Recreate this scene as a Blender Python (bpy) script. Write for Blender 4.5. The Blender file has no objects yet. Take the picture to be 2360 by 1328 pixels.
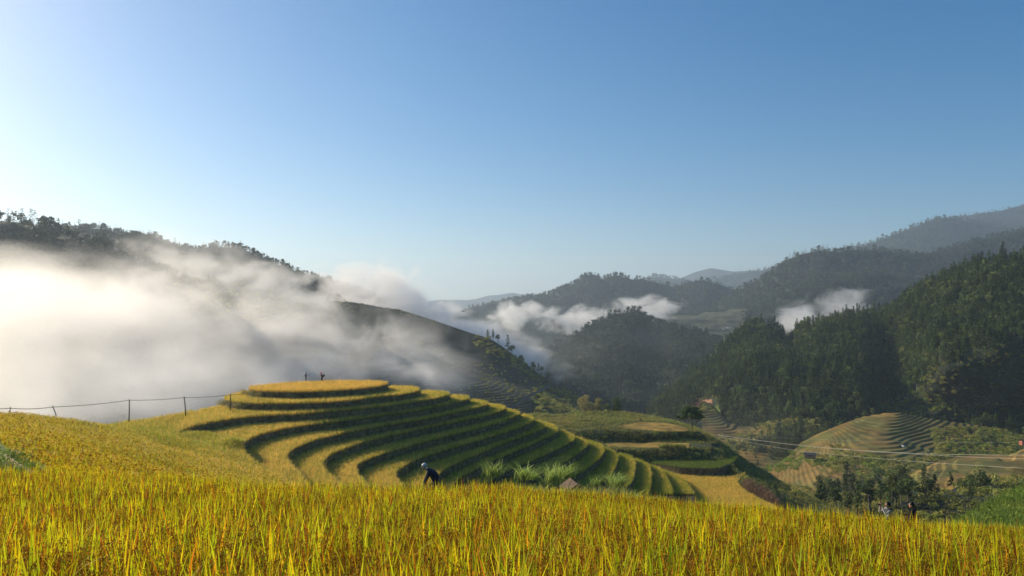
import bpy, math, random
import numpy as np
from mathutils import Vector, Matrix

random.seed(7); rng = np.random.default_rng(7)
scn = bpy.context.scene
COL = scn.collection
R = math.radians

# ------------------------------------------------------------------ camera, sky, sun, exposure
FPX, CX, CY = 1750.0, 1180.0, 664.0            # photo pixel units (2360 wide)
PITCH = math.atan(56 / FPX)
cam = bpy.data.cameras.new('camera'); cam_o = bpy.data.objects.new('camera', cam); COL.objects.link(cam_o)
cam.sensor_width = 36; cam.lens = 36 * FPX / 2360; cam.clip_start = 0.05; cam.clip_end = 60000
cam_o.location = (0, 0, 0); cam_o.rotation_euler = (R(90) + PITCH, 0, 0)
scn.camera = cam_o

SUN_AZ, SUN_EL = -59.0, 24.5                   # azimuth from the view axis (+Y), minus = left
world = bpy.data.worlds.new('World'); scn.world = world; world.use_nodes = True
wn = world.node_tree.nodes; wl = world.node_tree.links
bg = wn['Background']
sky = wn.new('ShaderNodeTexSky'); sky.sky_type = 'NISHITA'; sky.sun_disc = False
sky.sun_elevation = R(SUN_EL); sky.sun_rotation = R(SUN_AZ)
sky.altitude = 1200; sky.air_density = 1.0; sky.dust_density = 2.2; sky.ozone_density = 2.0
hs_ = wn.new('ShaderNodeHueSaturation'); hs_.inputs['Saturation'].default_value = 1.5; hs_.inputs['Hue'].default_value = .497
wl.new(sky.outputs[0], hs_.inputs['Color']); wl.new(hs_.outputs[0], bg.inputs[0]); bg.inputs[1].default_value = 0.10
sd = bpy.data.lights.new('sun', 'SUN'); sd.energy = 5.0; sd.angle = R(0.6); sd.color = (1.0, 0.84, 0.61)
so = bpy.data.objects.new('sun', sd); COL.objects.link(so)
a, e = R(SUN_AZ), R(SUN_EL)
SUNDIR = Vector((math.sin(a) * math.cos(e), math.cos(a) * math.cos(e), math.sin(e)))
so.rotation_euler = SUNDIR.to_track_quat('Z', 'Y').to_euler()
scn.view_settings.view_transform = 'Standard'; scn.view_settings.look = 'None'
scn.view_settings.gamma = 1; scn.view_settings.exposure = 0.32; scn.view_settings.use_curve_mapping = False
scn.render.engine = 'CYCLES'
cy = scn.cycles
cy.max_bounces = 8; cy.diffuse_bounces = 2; cy.glossy_bounces = 1; cy.transmission_bounces = 3
cy.volume_bounces = 6; cy.transparent_max_bounces = 8
cy.volume_step_rate = 1.0; cy.volume_max_steps = 96
cy.use_denoising = True
cy.sample_clamp_indirect = 4.0

# ------------------------------------------------------------------ helpers
def ray(px, py):
    u = (px - CX) / FPX; v = (CY - py) / FPX
    c, s = math.cos(PITCH), math.sin(PITCH)
    return np.array([u, c - v * s, s + v * c])
def at(px, py, D):
    d = ray(px, py); return d * (D / d[1])
def atz(px, py, z):
    d = ray(px, py); return d * (z / d[2])
def proj(P):
    P = np.asarray(P, float); c, s = math.cos(PITCH), math.sin(PITCH)
    f = P[..., 1] * c + P[..., 2] * s; v = -P[..., 1] * s + P[..., 2] * c
    return CX + FPX * P[..., 0] / f, CY - FPX * v / f

def _h(i, j, s):
    n = (i * 374761393 + j * 668265263 + s * 1442695041) & 0xffffffff
    n = ((n ^ (n >> 13)) * 1274126177) & 0xffffffff
    return ((n ^ (n >> 16)) & 0xffff) / 65535.0
def vnoise(x, y, s=0):
    x = np.asarray(x, float); y = np.asarray(y, float)
    i = np.floor(x).astype(np.int64); j = np.floor(y).astype(np.int64)
    fx = x - i; fy = y - j; fx = fx * fx * (3 - 2 * fx); fy = fy * fy * (3 - 2 * fy)
    a = _h(i, j, s); b = _h(i + 1, j, s); c = _h(i, j + 1, s); d = _h(i + 1, j + 1, s)
    return (a * (1 - fx) + b * fx) * (1 - fy) + (c * (1 - fx) + d * fx) * fy
def fbm(x, y, o=4, s=0):
    t = 0; amp = 0.5; f = 1.0
    for k in range(o):
        t = t + amp * (vnoise(x * f, y * f, s + k * 17) - 0.5); amp *= 0.5; f *= 2.03
    return t * 2

def inpoly(x, y, poly):
    x = np.asarray(x); y = np.asarray(y); c = np.zeros(x.shape, bool); n = len(poly); j = n - 1
    for i in range(n):
        xi, yi = poly[i]; xj, yj = poly[j]
        if yi != yj:
            c ^= ((yi > y) != (yj > y)) & (x < (xj - xi) * (y - yi) / (yj - yi) + xi)
        j = i
    return c

def tag(o, label=None, cat=None, group=None, kind=None):
    if label: o['label'] = label
    if cat: o['category'] = cat
    if group: o['group'] = group
    if kind: o['kind'] = kind
    return o
def link(name, me, mats=(), parent=None, loc=None):
    o = bpy.data.objects.new(name, me); COL.objects.link(o)
    if me is not None:
        for m in mats: me.materials.append(m)
    if parent: o.parent = parent
    if loc is not None: o.location = loc
    return o
def mesh_np(name, V, Fq, smooth=True, col=None, mi=None):
    """V (n,3); Fq list of arrays of faces with equal size, or list of tuples"""
    me = bpy.data.meshes.new(name)
    faces = Fq.tolist() if isinstance(Fq, np.ndarray) else Fq
    me.from_pydata(np.asarray(V, float).tolist(), [], faces)
    if smooth: me.polygons.foreach_set('use_smooth', [True] * len(me.polygons))
    if col is not None:
        a = me.color_attributes.new('Col', 'FLOAT_COLOR', 'POINT')
        c = np.ones((len(V), 4)); c[:, :3] = col
        a.data.foreach_set('color', c.ravel())
    if mi is not None: me.polygons.foreach_set('material_index', mi)
    me.update(); return me
def grid_faces(nu, nv, off=0):
    i = np.arange(nv - 1)[:, None] * nu + np.arange(nu - 1)[None, :]
    i = i.ravel() + off
    return np.stack([i, i + 1, i + nu + 1, i + nu], 1)
class MB:
    def __init__(s): s.v = []; s.f = []; s.c = []; s.m = []
    def add(s, V, F, c=(1, 1, 1), m=0):
        o = len(s.v); s.v += [tuple(map(float, p)) for p in V]; s.f += [tuple(int(i) + o for i in f) for f in F]
        c = np.asarray(c, float); s.c += [tuple(c)] * len(V) if c.ndim == 1 else [tuple(q) for q in c]
        s.m += [m] * len(F)
    def box(s, c, d, m=0, rot=None):
        V = [Vector((x * d[0] / 2, y * d[1] / 2, z * d[2] / 2)) for x in (-1, 1) for y in (-1, 1) for z in (-1, 1)]
        if rot is not None: V = [rot @ p for p in V]
        V = [p + Vector(c) for p in V]
        s.add(V, [(0, 1, 3, 2), (4, 6, 7, 5), (0, 4, 5, 1), (2, 3, 7, 6), (0, 2, 6, 4), (1, 5, 7, 3)], m=m)
    def tube(s, pts, rad, n=6, m=0, c=(1, 1, 1), cap=True):
        pts = [Vector(p) for p in pts]
        rs = rad if hasattr(rad, '__len__') else [rad] * len(pts)
        V = []; F = []
        for k, p in enumerate(pts):
            t = (pts[min(k + 1, len(pts) - 1)] - pts[max(k - 1, 0)]).normalized()
            u = t.cross(Vector((0.3, 1, 0.1))); 
            if u.length < 1e-3: u = t.cross(Vector((1, 0, 0)))
            u.normalize(); w = t.cross(u)
            for q in range(n):
                a_ = 2 * math.pi * q / n
                V.append(p + (u * math.cos(a_) + w * math.sin(a_)) * rs[k])
        for k in range(len(pts) - 1):
            for q in range(n):
                F.append((k * n + q, k * n + (q + 1) % n, (k + 1) * n + (q + 1) % n, (k + 1) * n + q))
        if cap: F.append(tuple(range(n - 1, -1, -1))); F.append(tuple(range((len(pts) - 1) * n, len(pts) * n)))
        s.add(V, F, c, m)
    def ball(s, c, r, m=0, nu=10, nv=7, rot=None):
        V = []; F = []
        r = r if hasattr(r, '__len__') else (r, r, r)
        for j in range(nv + 1):
            th = math.pi * j / nv
            for i in range(nu):
                ph = 2 * math.pi * i / nu
                p = Vector((r[0] * math.sin(th) * math.cos(ph), r[1] * math.sin(th) * math.sin(ph), r[2] * math.cos(th)))
                if rot is not None: p = rot @ p
                V.append(p + Vector(c))
        for j in range(nv):
            for i in range(nu):
                F.append((j * nu + i, (j + 1) * nu + i, (j + 1) * nu + (i + 1) % nu, j * nu + (i + 1) % nu))
        s.add(V, F, m=m)
    def mesh(s, name, smooth=True):
        return mesh_np(name, np.array(s.v), s.f, smooth, np.array(s.c), s.m)

# ------------------------------------------------------------------ materials
def nmat(name):
    m = bpy.data.materials.new(name); m.use_nodes = True
    return m, m.node_tree.nodes, m.node_tree.links, m.node_tree.nodes['Principled BSDF']
def simple(name, col, rough=0.8, noise=0.0, scale=5.0, spec=0.3):
    m, n, l, b = nmat(name)
    b.inputs['Roughness'].default_value = rough; b.inputs['Specular IOR Level'].default_value = spec
    if noise:
        g = n.new('ShaderNodeNewGeometry'); t = n.new('ShaderNodeTexNoise'); t.inputs['Scale'].default_value = scale
        t.inputs['Detail'].default_value = 6
        l.new(g.outputs['Position'], t.inputs['Vector'])
        mx = n.new('ShaderNodeMix'); mx.data_type = 'RGBA'
        mx.inputs[6].default_value = (*[c * (1 - noise) for c in col], 1); mx.inputs[7].default_value = (*[min(1, c * (1 + noise)) for c in col], 1)
        mr = n.new('ShaderNodeMapRange'); mr.inputs[1].default_value = .35; mr.inputs[2].default_value = .65
        l.new(t.outputs[0], mr.inputs[0]); l.new(mr.outputs[0], mx.inputs[0]); l.new(mx.outputs[2], b.inputs['Base Color'])
        bp = n.new('ShaderNodeBump'); bp.inputs['Strength'].default_value = 0.4; bp.inputs['Distance'].default_value = 0.3 / scale
        l.new(t.outputs[0], bp.inputs['Height']); l.new(bp.outputs[0], b.inputs['Normal'])
    else: b.inputs['Base Color'].default_value = (*col, 1)
    return m
def leafmat(name, cols, trans=0.35, rand=0.35, nscale=0.05, usecol=False, patch=None, rough=0.6):
    """cols: two colours mixed per instance; usecol multiplies vertex colour; patch: colour blended in by world noise"""
    m, n, l, b = nmat(name)
    b.inputs['Roughness'].default_value = rough; b.inputs['Specular IOR Level'].default_value = 0.25
    oi = n.new('ShaderNodeObjectInfo')
    mx = n.new('ShaderNodeMix'); mx.data_type = 'RGBA'
    mx.inputs[6].default_value = (*cols[0], 1); mx.inputs[7].default_value = (*cols[1], 1)
    g = n.new('ShaderNodeNewGeometry'); t = n.new('ShaderNodeTexNoise'); t.inputs['Scale'].default_value = nscale
    t.inputs['Detail'].default_value = 3
    l.new(g.outputs['Position'], t.inputs['Vector'])
    s1 = n.new('ShaderNodeMath'); s1.operation = 'MULTIPLY_ADD'; s1.inputs[1].default_value = 0.55; 
    mr = n.new('ShaderNodeMapRange'); mr.inputs[1].default_value = .35; mr.inputs[2].default_value = .65; mr.inputs[4].default_value = 0.45
    l.new(t.outputs[0], mr.inputs[0]); l.new(oi.outputs['Random'], s1.inputs[0]); l.new(mr.outputs[0], s1.inputs[2])
    l.new(s1.outputs[0], mx.inputs[0])
    out = mx.outputs[2]
    if usecol:
        vc = n.new('ShaderNodeVertexColor'); vc.layer_name = 'Col'
        mm = n.new('ShaderNodeMix'); mm.data_type = 'RGBA'; mm.blend_type = 'MULTIPLY'; mm.inputs[0].default_value = 1
        l.new(out, mm.inputs[6]); l.new(vc.outputs[0], mm.inputs[7]); out = mm.outputs[2]
    hv = n.new('ShaderNodeHueSaturation')
    m2 = n.new('ShaderNodeMapRange'); m2.inputs[3].default_value = 1 - rand; m2.inputs[4].default_value = 1 + rand
    w = n.new('ShaderNodeTexWhiteNoise'); w.noise_dimensions = '1D'; l.new(oi.outputs['Random'], w.inputs['W'])
    l.new(w.outputs[0], m2.inputs[0]); l.new(m2.outputs[0], hv.inputs['Value']); l.new(out, hv.inputs['Color'])
    l.new(hv.outputs[0], b.inputs['Base Color'])
    if trans:
        tr = n.new('ShaderNodeBsdfTranslucent'); l.new(hv.outputs[0], tr.inputs[0])
        ms = n.new('ShaderNodeMixShader'); ms.inputs[0].default_value = trans
        l.new(b.outputs[0], ms.inputs[1]); l.new(tr.outputs[0], ms.inputs[2])
        l.new(ms.outputs[0], n['Material Output'].inputs[0])
    return m

M = {}
M['rice'] = leafmat('rice_leaf', ((0.95, 1.05, 0.8), (1.25, 1.0, 0.9)), 0.52, 0.32, 0.5, True)
M['rice_far'] = leafmat('rice_leaf_distant', ((0.68, 0.54, 0.10), (0.98, 0.66, 0.16)), 0.45, 0.22, 0.10, True)
M['pine'] = leafmat('pine_needles', ((0.050, 0.100, 0.030), (0.13, 0.165, 0.045)), 0.25, 0.4, 0.02, True)
M['broad'] = leafmat('broad_leaves', ((0.070, 0.130, 0.035), (0.18, 0.20, 0.055)), 0.3, 0.4, 0.02, True)
M['rice_green'] = leafmat('rice_leaf_greener', ((0.28, 0.36, 0.04), (0.60, 0.52, 0.06)), 0.45, 0.22, 0.10, True)
M['rice_orange'] = leafmat('rice_leaf_ripest', ((0.90, 0.60, 0.12), (1.0, 0.66, 0.15)), 0.4, 0.2, 0.3, True)
M['farveg'] = leafmat('far_forest_leaves', ((0.045, 0.080, 0.040), (0.095, 0.110, 0.060)), 0.15, 0.35, 0.004, True)
M['olive'] = leafmat('olive_leaves', ((0.24, 0.25, 0.09), (0.40, 0.33, 0.13)), 0.35, 0.3, 0.3, True)
M['weed'] = leafmat('weed_leaves', ((0.20, 0.25, 0.05), (0.42, 0.37, 0.10)), 0.4, 0.4, 0.08, True)
M['brightweed'] = leafmat('bright_weed_leaves', ((0.16, 0.26, 0.03), (0.26, 0.32, 0.05)), 0.35, 0.35, 0.1, True)
M['elephant'] = leafmat('elephant_grass_leaves', ((0.36, 0.50, 0.08), (0.50, 0.60, 0.16)), 0.45, 0.2, 0.5, True)
M['deadcorn'] = leafmat('dead_maize_leaves', ((0.20, 0.11, 0.06), (0.34, 0.21, 0.11)), 0.3, 0.3, 0.5, True)
M['bark'] = simple('bark', (0.10, 0.075, 0.055), 0.9, 0.3, 3)
M['palebark'] = simple('pale_bark', (0.22, 0.19, 0.15), 0.9, 0.3, 3)
M['earth'] = simple('bank_earth', (0.13, 0.10, 0.045), 0.95, 0.5, 1.2)
M['soil'] = simple('field_soil', (0.06, 0.05, 0.022), 0.95, 0.4, 0.8)
M['forestfloor'] = simple('forest_floor', (0.022, 0.034, 0.016), 0.95, 0.4, 0.03)
M['farfloor'] = simple('far_hill_floor', (0.030, 0.042, 0.026), 0.95, 0.4, 0.01)
M['scrub'] = simple('scrub_ground', (0.060, 0.075, 0.025), 0.95, 0.5, 0.25)
M['tan'] = simple('stubble_ground', (0.27, 0.18, 0.035), 0.95, 0.35, 0.35)
M['terr_tan'] = simple('harvested_terrace_ground', (0.165, 0.125, 0.035), 0.95, 0.35, 0.06)
def two_tone(m, c1, c2, sc):
    n = m.node_tree.nodes; l = m.node_tree.links; b = n['Principled BSDF']
    src = b.inputs['Base Color'].links[0].from_socket
    g = n.new('ShaderNodeNewGeometry'); t = n.new('ShaderNodeTexNoise'); t.inputs['Scale'].default_value = sc; t.inputs['Detail'].default_value = 5; t.inputs['Roughness'].default_value = .7
    mp = n.new('ShaderNodeMapping'); mp.inputs['Scale'].default_value = (1, 1, 3); l.new(g.outputs['Position'], mp.inputs[0]); l.new(mp.outputs[0], t.inputs['Vector'])
    mr = n.new('ShaderNodeMapRange'); mr.inputs[1].default_value = .44; mr.inputs[2].default_value = .56; l.new(t.outputs[0], mr.inputs[0])
    c = n.new('ShaderNodeMix'); c.data_type = 'RGBA'; c.inputs[6].default_value = (*c1, 1); c.inputs[7].default_value = (*c2, 1); l.new(mr.outputs[0], c.inputs[0])
    mm = n.new('ShaderNodeMix'); mm.data_type = 'RGBA'; mm.blend_type = 'MULTIPLY'; mm.inputs[0].default_value = 1; l.new(src, mm.inputs[6]); l.new(c.outputs[2], mm.inputs[7]); l.new(mm.outputs[2], b.inputs['Base Color'])
two_tone(M['terr_tan'], (.72, .92, .75), (1.2, 1.02, .9), .03)
M['terr_dark'] = simple('misty_terrace_ground', (0.050, 0.055, 0.030), 0.95, 0.3, 0.05)
M['path'] = simple('path_dirt', (0.42, 0.30, 0.13), 0.95, 0.3, 2)
M['path_green'] = simple('path_side_turf', (0.14, 0.20, 0.03), 0.95, 0.5, 1.5)
M['road'] = simple('road_concrete', (0.17, 0.145, 0.11), 0.9, 0.15, 0.5)
M['wood'] = simple('weathered_wood', (0.13, 0.10, 0.075), 0.85, 0.4, 6)
M['rope'] = simple('rope_fibre', (0.12, 0.10, 0.075), 0.9)
M['wire'] = simple('power_cable', (0.60, 0.56, 0.48), 0.5)

# ------------------------------------------------------------------ scatter with geometry nodes (only for stuff)
def lib(objs, name):
    c = bpy.data.collections.new(name)
    for o in objs: c.objects.link(o)
    return c
def libobj(name, me, mats):
    o = bpy.data.objects.new(name, me)
    for m in mats: me.materials.append(m)
    return o
def scatter(name, P, rot, scl, coll, label, tilt=None, parent=None, nvar=None):
    P = np.asarray(P, float); n = len(P)
    me = bpy.data.meshes.new(name); me.vertices.add(n); me.vertices.foreach_set('co', P.ravel())
    rv = np.zeros((n, 3)); rv[:, 2] = rot
    if tilt is not None: rv[:, :2] = tilt
    a = me.attributes.new('rot', 'FLOAT_VECTOR', 'POINT'); a.data.foreach_set('vector', rv.ravel())
    s = np.asarray(scl, float)
    if s.ndim == 1: s = np.repeat(s[:, None], 3, 1)
    a = me.attributes.new('scl', 'FLOAT_VECTOR', 'POINT'); a.data.foreach_set('vector', s.ravel())
    k = len(coll.objects)
    a = me.attributes.new('idx', 'INT', 'POINT'); a.data.foreach_set('value', rng.integers(0, k, n).astype(np.int32))
    o = link(name, me); tag(o, label, None, None, 'stuff')
    if parent: o.parent = parent
    ng = bpy.data.node_groups.new(name, 'GeometryNodeTree')
    ng.interface.new_socket('Geometry', in_out='INPUT', socket_type='NodeSocketGeometry')
    ng.interface.new_socket('Geometry', in_out='OUTPUT', socket_type='NodeSocketGeometry')
    N = ng.nodes; L = ng.links
    gi = N.new('NodeGroupInput'); go = N.new('NodeGroupOutput')
    ci = N.new('GeometryNodeCollectionInfo'); ci.inputs['Collection'].default_value = coll
    ci.inputs['Separate Children'].default_value = True; ci.inputs['Reset Children'].default_value = True
    ip = N.new('GeometryNodeInstanceOnPoints'); ip.inputs['Pick Instance'].default_value = True
    def na(nm, t):
        q = N.new('GeometryNodeInputNamedAttribute'); q.data_type = t; q.inputs['Name'].default_value = nm; return q.outputs['Attribute']
    L.new(gi.outputs[0], ip.inputs['Points']); L.new(ci.outputs[0], ip.inputs['Instance'])
    L.new(na('idx', 'INT'), ip.inputs['Instance Index']); L.new(na('scl', 'FLOAT_VECTOR'), ip.inputs['Scale'])
    L.new(na('rot', 'FLOAT_VECTOR'), ip.inputs['Rotation'])
    L.new(ip.outputs[0], go.inputs[0])
    md = o.modifiers.new('scatter', 'NODES'); md.node_group = ng
    return o

# ------------------------------------------------------------------ plants: meshes
def blade(mb, base, az, lean, h, w, bend, c0, c1, c2, seg=4, twist=0.0):
    """one flat tapering leaf"""
    V = []; C = []
    d = np.array([math.cos(az), math.sin(az), 0]); s0 = np.array([-math.sin(az + twist), math.cos(az + twist), 0])
    for k in range(seg + 1):
        t = k / seg
        out = lean * t + bend * t ** 2.2
        p = np.array(base) + d * out * h + np.array([0, 0, h * t * (1 - 0.35 * bend * t * t)])
        ww = w * (0.65 + 0.9 * t - 1.55 * t ** 2.6) * 0.5 if k < seg else 0
        cc = np.array(c0) * (1 - t) ** 1.0 + np.array(c1) * t if t < .6 else np.array(c1) * 1.0
        if t < .55: cc = np.array(c0) + (np.array(c1) - np.array(c0)) * (t / .55)
        else: cc = np.array(c1) + (np.array(c2) - np.array(c1)) * ((t - .55) / .45)
        if k < seg: V += [p - s0 * ww, p + s0 * ww]; C += [cc, cc]
        else: V += [p]; C += [cc]
    F = [(2 * k, 2 * k + 1, 2 * k + 3, 2 * k + 2) for k in range(seg - 1)] + [(2 * seg - 2, 2 * seg - 1, 2 * seg)]
    mb.add(V, F, np.array(C))
GREEN = np.array((0.12, 0.26, 0.012)); LGREEN = np.array((0.36, 0.52, 0.015)); YEL = np.array((0.78, 0.62, 0.015))
ORG = np.array((0.78, 0.33, 0.02)); RED = np.array((0.50, 0.13, 0.02)); STRAW = np.array((0.55, 0.40, 0.13)); BRN = np.array((0.26, 0.13, 0.03))
def rice_hill(seed, near=True, green=0.5):
    r = random.Random(seed); mb = MB()
    nb = 8 if near else 9
    for i in range(nb):
        az = r.uniform(0, 2 * math.pi); b = (r.gauss(0, .035), r.gauss(0, .035), 0)
        h = r.uniform(.58, .86); q = r.random()
        if q < .70 * green * 2: c0, c1, c2 = GREEN * .8, LGREEN, LGREEN * .7 + YEL * .5
        elif q < .86: c0, c1, c2 = GREEN, YEL * .95, YEL
        elif q < .95: c0, c1, c2 = LGREEN * .8, (YEL + ORG) / 2, ORG
        else: c0, c1, c2 = BRN, RED, ORG * .7
        c1 = c1 * r.uniform(.75, 1.1)
        blade(mb, b, az, r.uniform(.0, .18), h, r.uniform(.014, .026), r.uniform(0, .14) if r.random() < .88 else r.uniform(.3, .7), c0 * .45, c1, c2, 5 if near else 3, r.uniform(-1.2, 1.2))  # blade base darkened: shade of the gaps is put into its colour
    for i in range(14 if near else 0):                 # lower leaves and dry sheath, coloured extra dark to paint shade between plants
        az = r.uniform(0, 2 * math.pi); b = (r.gauss(0, .05), r.gauss(0, .05), 0)
        blade(mb, b, az, r.uniform(.1, .4), r.uniform(.35, .66), r.uniform(.006, .012), r.uniform(.2, .9), BRN * .25, (BRN + GREEN) / 4, STRAW * r.uniform(.12, .4), 3, r.uniform(-1, 1))
    for i in range(19 if near else 3):                 # drooping grain heads
        az = r.uniform(0, 2 * math.pi); d = np.array([math.cos(az), math.sin(az), 0]); L = r.uniform(.16, .24)
        p = np.array((r.gauss(0, .05), r.gauss(0, .05), 0)) + d * .06; h0 = r.uniform(.36, .66)
        cg = (STRAW * r.uniform(.2, .8) * np.array((1.05, .72, .22))) if r.random() < .62 else BRN * r.uniform(.3, .9)
        if near:
            V = [p - d * .05, p + np.array((0, 0, h0)) - [.001, 0, 0], p + np.array((0, 0, h0)) + [.001, 0, 0]]
            mb.add(V, [(0, 1, 2)], cg)
            for st in range(3):
                sa = az + r.uniform(-.7, .7); sdv = np.array([math.cos(sa), math.sin(sa), 0])
                for k in range(9):
                    t = (k + .5) / 9; q = p + np.array((0, 0, h0)) + sdv * L * (t * .85) + np.array((0, 0, L * (.45 * t - 1.35 * t * t)))
                    q = q + np.array([r.gauss(0, .006) for _ in range(3)])
                    s = .0075; a2 = r.uniform(0, 6.28); u = np.array([math.cos(a2), math.sin(a2), 0]) * s * .55; w = np.array((r.gauss(0, .3), r.gauss(0, .3), -1)) * s
                    mb.add([q - u, q + w, q + u, q - w], [(0, 1, 2, 3)], cg * r.uniform(.6, 1.35))
        else:
            mb.add([p + (0, 0, h0), p + d * L * .6 + (0, 0, h0 + .04), p + d * L + (0, 0, h0 - .08), p + d * L * .5 + (0, 0, h0 - .02)], [(0, 1, 2, 3)], cg)
    return mb.mesh('rice_plant', False)
def rice_tuft(seed):
    """small rice plant for the farther terraces: colour attribute is a tint of the material colour"""
    r = random.Random(seed); mb = MB()
    for i in range(9):
        az = r.uniform(0, 6.28); b = (r.gauss(0, .10), r.gauss(0, .10), 0); k = r.uniform(.7, 1.25)
        g = r.random(); tint = np.array((1, 1, 1.)) if g < .6 else (np.array((.62, .88, .5)) if g < .85 else np.array((1.3, .95, .9)))
        blade(mb, b, az, r.uniform(.05, .4), r.uniform(.55, .85), r.uniform(.028, .045), r.uniform(0, .5), tint * .5 * k, tint * k, tint * 1.15 * k, 2, r.uniform(-1, 1))
    return mb.mesh('rice_tuft', False)
def leafcloud(mb, c, rad, n, size, r, cb=1.0, m=0, flat=1.0):
    for i in range(n):
        while True:
            q = np.array([r.uniform(-1, 1), r.uniform(-1, 1), r.uniform(-1, 1)])
            if .25 < np.dot(q, q) < 1: break
        p = np.array(c) + q * np.array(rad)
        u = np.array([r.gauss(0, 1), r.gauss(0, 1), r.gauss(0, flat)]); u /= np.linalg.norm(u)
        v = np.cross(u, [r.gauss(0, 1), r.gauss(0, 1), r.gauss(0, 1)]); v /= np.linalg.norm(v) + 1e-6
        s = size * r.uniform(.6, 1.4); k = cb * r.uniform(.7, 1.3)
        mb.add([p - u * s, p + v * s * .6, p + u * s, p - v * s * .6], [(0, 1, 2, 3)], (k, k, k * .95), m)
def pine_mesh(seed, H=13.0, n=420, part='both', spread=.24, bare=.25):
    r = random.Random(seed); mb = MB()
    if part != 'crown':
        mb.tube([(0, 0, -.6), (r.uniform(-.2, .2), 0, H * .5), (0, r.uniform(-.2, .2), H * .97)], [H * .018, H * .012, H * .002], 6, m=1 if part == 'both' else 0)
    if part != 'trunk':
        nw = 11; per = n // (nw * 5)
        for w in range(nw):
            t = bare + (1 - bare) * (w + .3) / nw
            rr = H * spread * (1 - (t - bare) / (1 - bare)) ** .65 * r.uniform(.75, 1.15) * (.75 + .25 * min(1, (t - bare) * 8))
            for b in range(5):
                az = r.uniform(0, 6.28); L = rr * r.uniform(.65, 1.1)
                zc = H * t + r.uniform(-.3, .3)
                for k in range(max(2, per)):
                    s = ((k + .7) / max(2, per)) ** .8
                    p = np.array([math.cos(az) * L * s, math.sin(az) * L * s, zc + .18 * L * s * r.uniform(-1, 1.6)]) + np.array([r.gauss(0, .18), r.gauss(0, .18), r.gauss(0, .12)]) * H / 13
                    sz = H * r.uniform(.028, .05); u = np.array([math.cos(az + r.gauss(0, .7)), math.sin(az + r.gauss(0, .7)), r.gauss(.15, .35)])
                    v = np.cross(u, [r.gauss(0, .5), r.gauss(0, .5), 1]); v /= np.linalg.norm(v) + 1e-6
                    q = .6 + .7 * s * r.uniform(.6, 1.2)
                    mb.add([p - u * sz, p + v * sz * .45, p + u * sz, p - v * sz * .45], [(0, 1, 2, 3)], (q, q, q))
    return mb.mesh('pine', False)
def broad_mesh(seed, H=9.0, n=420, part='both', w=.36, base=.3, leaf=.045):
    r = random.Random(seed); mb = MB(); tm = 1 if part == 'both' else 0
    lobes = []
    for k in range(9):
        az = r.uniform(0, 6.28); d = r.uniform(.1, .65) * w * H; z = H * r.uniform(base + .15, .86)
        lobes.append((np.array([math.cos(az) * d, math.sin(az) * d, z]), H * w * r.uniform(.34, .6)))
    lobes.append((np.array([0, 0, H * .86]), H * w * .42))
    if part != 'crown':
        mb.tube([(0, 0, -.5), (r.uniform(-.2, .2), r.uniform(-.2, .2), H * base), (0, 0, H * .7)], [H * .024, H * .017, H * .006], 6, m=tm)
        for c, q in lobes[:6]: mb.tube([(0, 0, H * base * .9), c * .5 + np.array((0, 0, H * base * .6)), c], [H * .011, H * .008, H * .003], 4, m=tm, cap=False)
    if part != 'trunk':
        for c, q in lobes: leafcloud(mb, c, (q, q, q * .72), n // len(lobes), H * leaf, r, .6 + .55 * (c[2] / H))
    return mb.mesh('tree', False)
def bush_mesh(seed, Rr=1.0, n=140, leaf=.13):
    r = random.Random(seed); mb = MB()
    for k in range(5):
        c = (r.gauss(0, .45) * Rr, r.gauss(0, .45) * Rr, Rr * r.uniform(.2, .6))
        leafcloud(mb, c, (Rr * .5, Rr * .5, Rr * .42), n // 5, Rr * leaf, r, r.uniform(.75, 1.15))
    return mb.mesh('bush', False)
def weed_mesh(seed, h=.6, n=12, w=.04, spread=.18):
    r = random.Random(seed); mb = MB()
    for i in range(n):
        k = r.uniform(.6, 1.3); t = np.array((1, 1, 1.)) * k
        blade(mb, (r.gauss(0, spread), r.gauss(0, spread), 0), r.uniform(0, 6.28), r.uniform(.05, .6), h * r.uniform(.5, 1.1), w * r.uniform(.6, 1.3), r.uniform(0, .8), t * .6, t, t * 1.1, 3, r.uniform(-1, 1))
    return mb.mesh('weed', False)

RICE = lib([libobj('rice_plant', rice_hill(i, True, g), [M['rice']]) for i, g in enumerate((.5, .3, .6, .4, .15, .5, .7, .35, .45, .25))], 'rice_plants')
RICEM = lib([libobj('rice_plant_mid', rice_hill(40 + i, False, g), [M['rice']]) for i, g in enumerate((.5, .3, .6, .4, .2))], 'rice_plants_mid')
TUFTG = lib([libobj('rice_tuft_green', rice_tuft(20 + i), [M['rice_green']]) for i in range(5)], 'rice_tufts_green')
TUFTO = lib([libobj('rice_tuft_orange', rice_tuft(30 + i), [M['rice_orange']]) for i in range(5)], 'rice_tufts_orange')
TUFT = lib([libobj('rice_tuft', rice_tuft(i), [M['rice_far']]) for i in range(8)], 'rice_tufts')
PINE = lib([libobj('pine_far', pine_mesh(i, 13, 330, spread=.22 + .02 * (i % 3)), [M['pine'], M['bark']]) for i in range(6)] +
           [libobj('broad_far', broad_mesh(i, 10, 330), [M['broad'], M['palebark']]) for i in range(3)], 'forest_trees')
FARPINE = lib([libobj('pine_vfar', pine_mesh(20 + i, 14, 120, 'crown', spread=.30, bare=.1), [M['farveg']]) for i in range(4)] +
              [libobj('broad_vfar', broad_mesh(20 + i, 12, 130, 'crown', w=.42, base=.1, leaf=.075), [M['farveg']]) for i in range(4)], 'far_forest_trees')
WEED = lib([libobj('weed', weed_mesh(i), [M['weed']]) for i in range(5)], 'weeds')
BUSH = lib([libobj('bush', bush_mesh(i), [M['weed']]) for i in range(5)], 'bushes')
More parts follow.
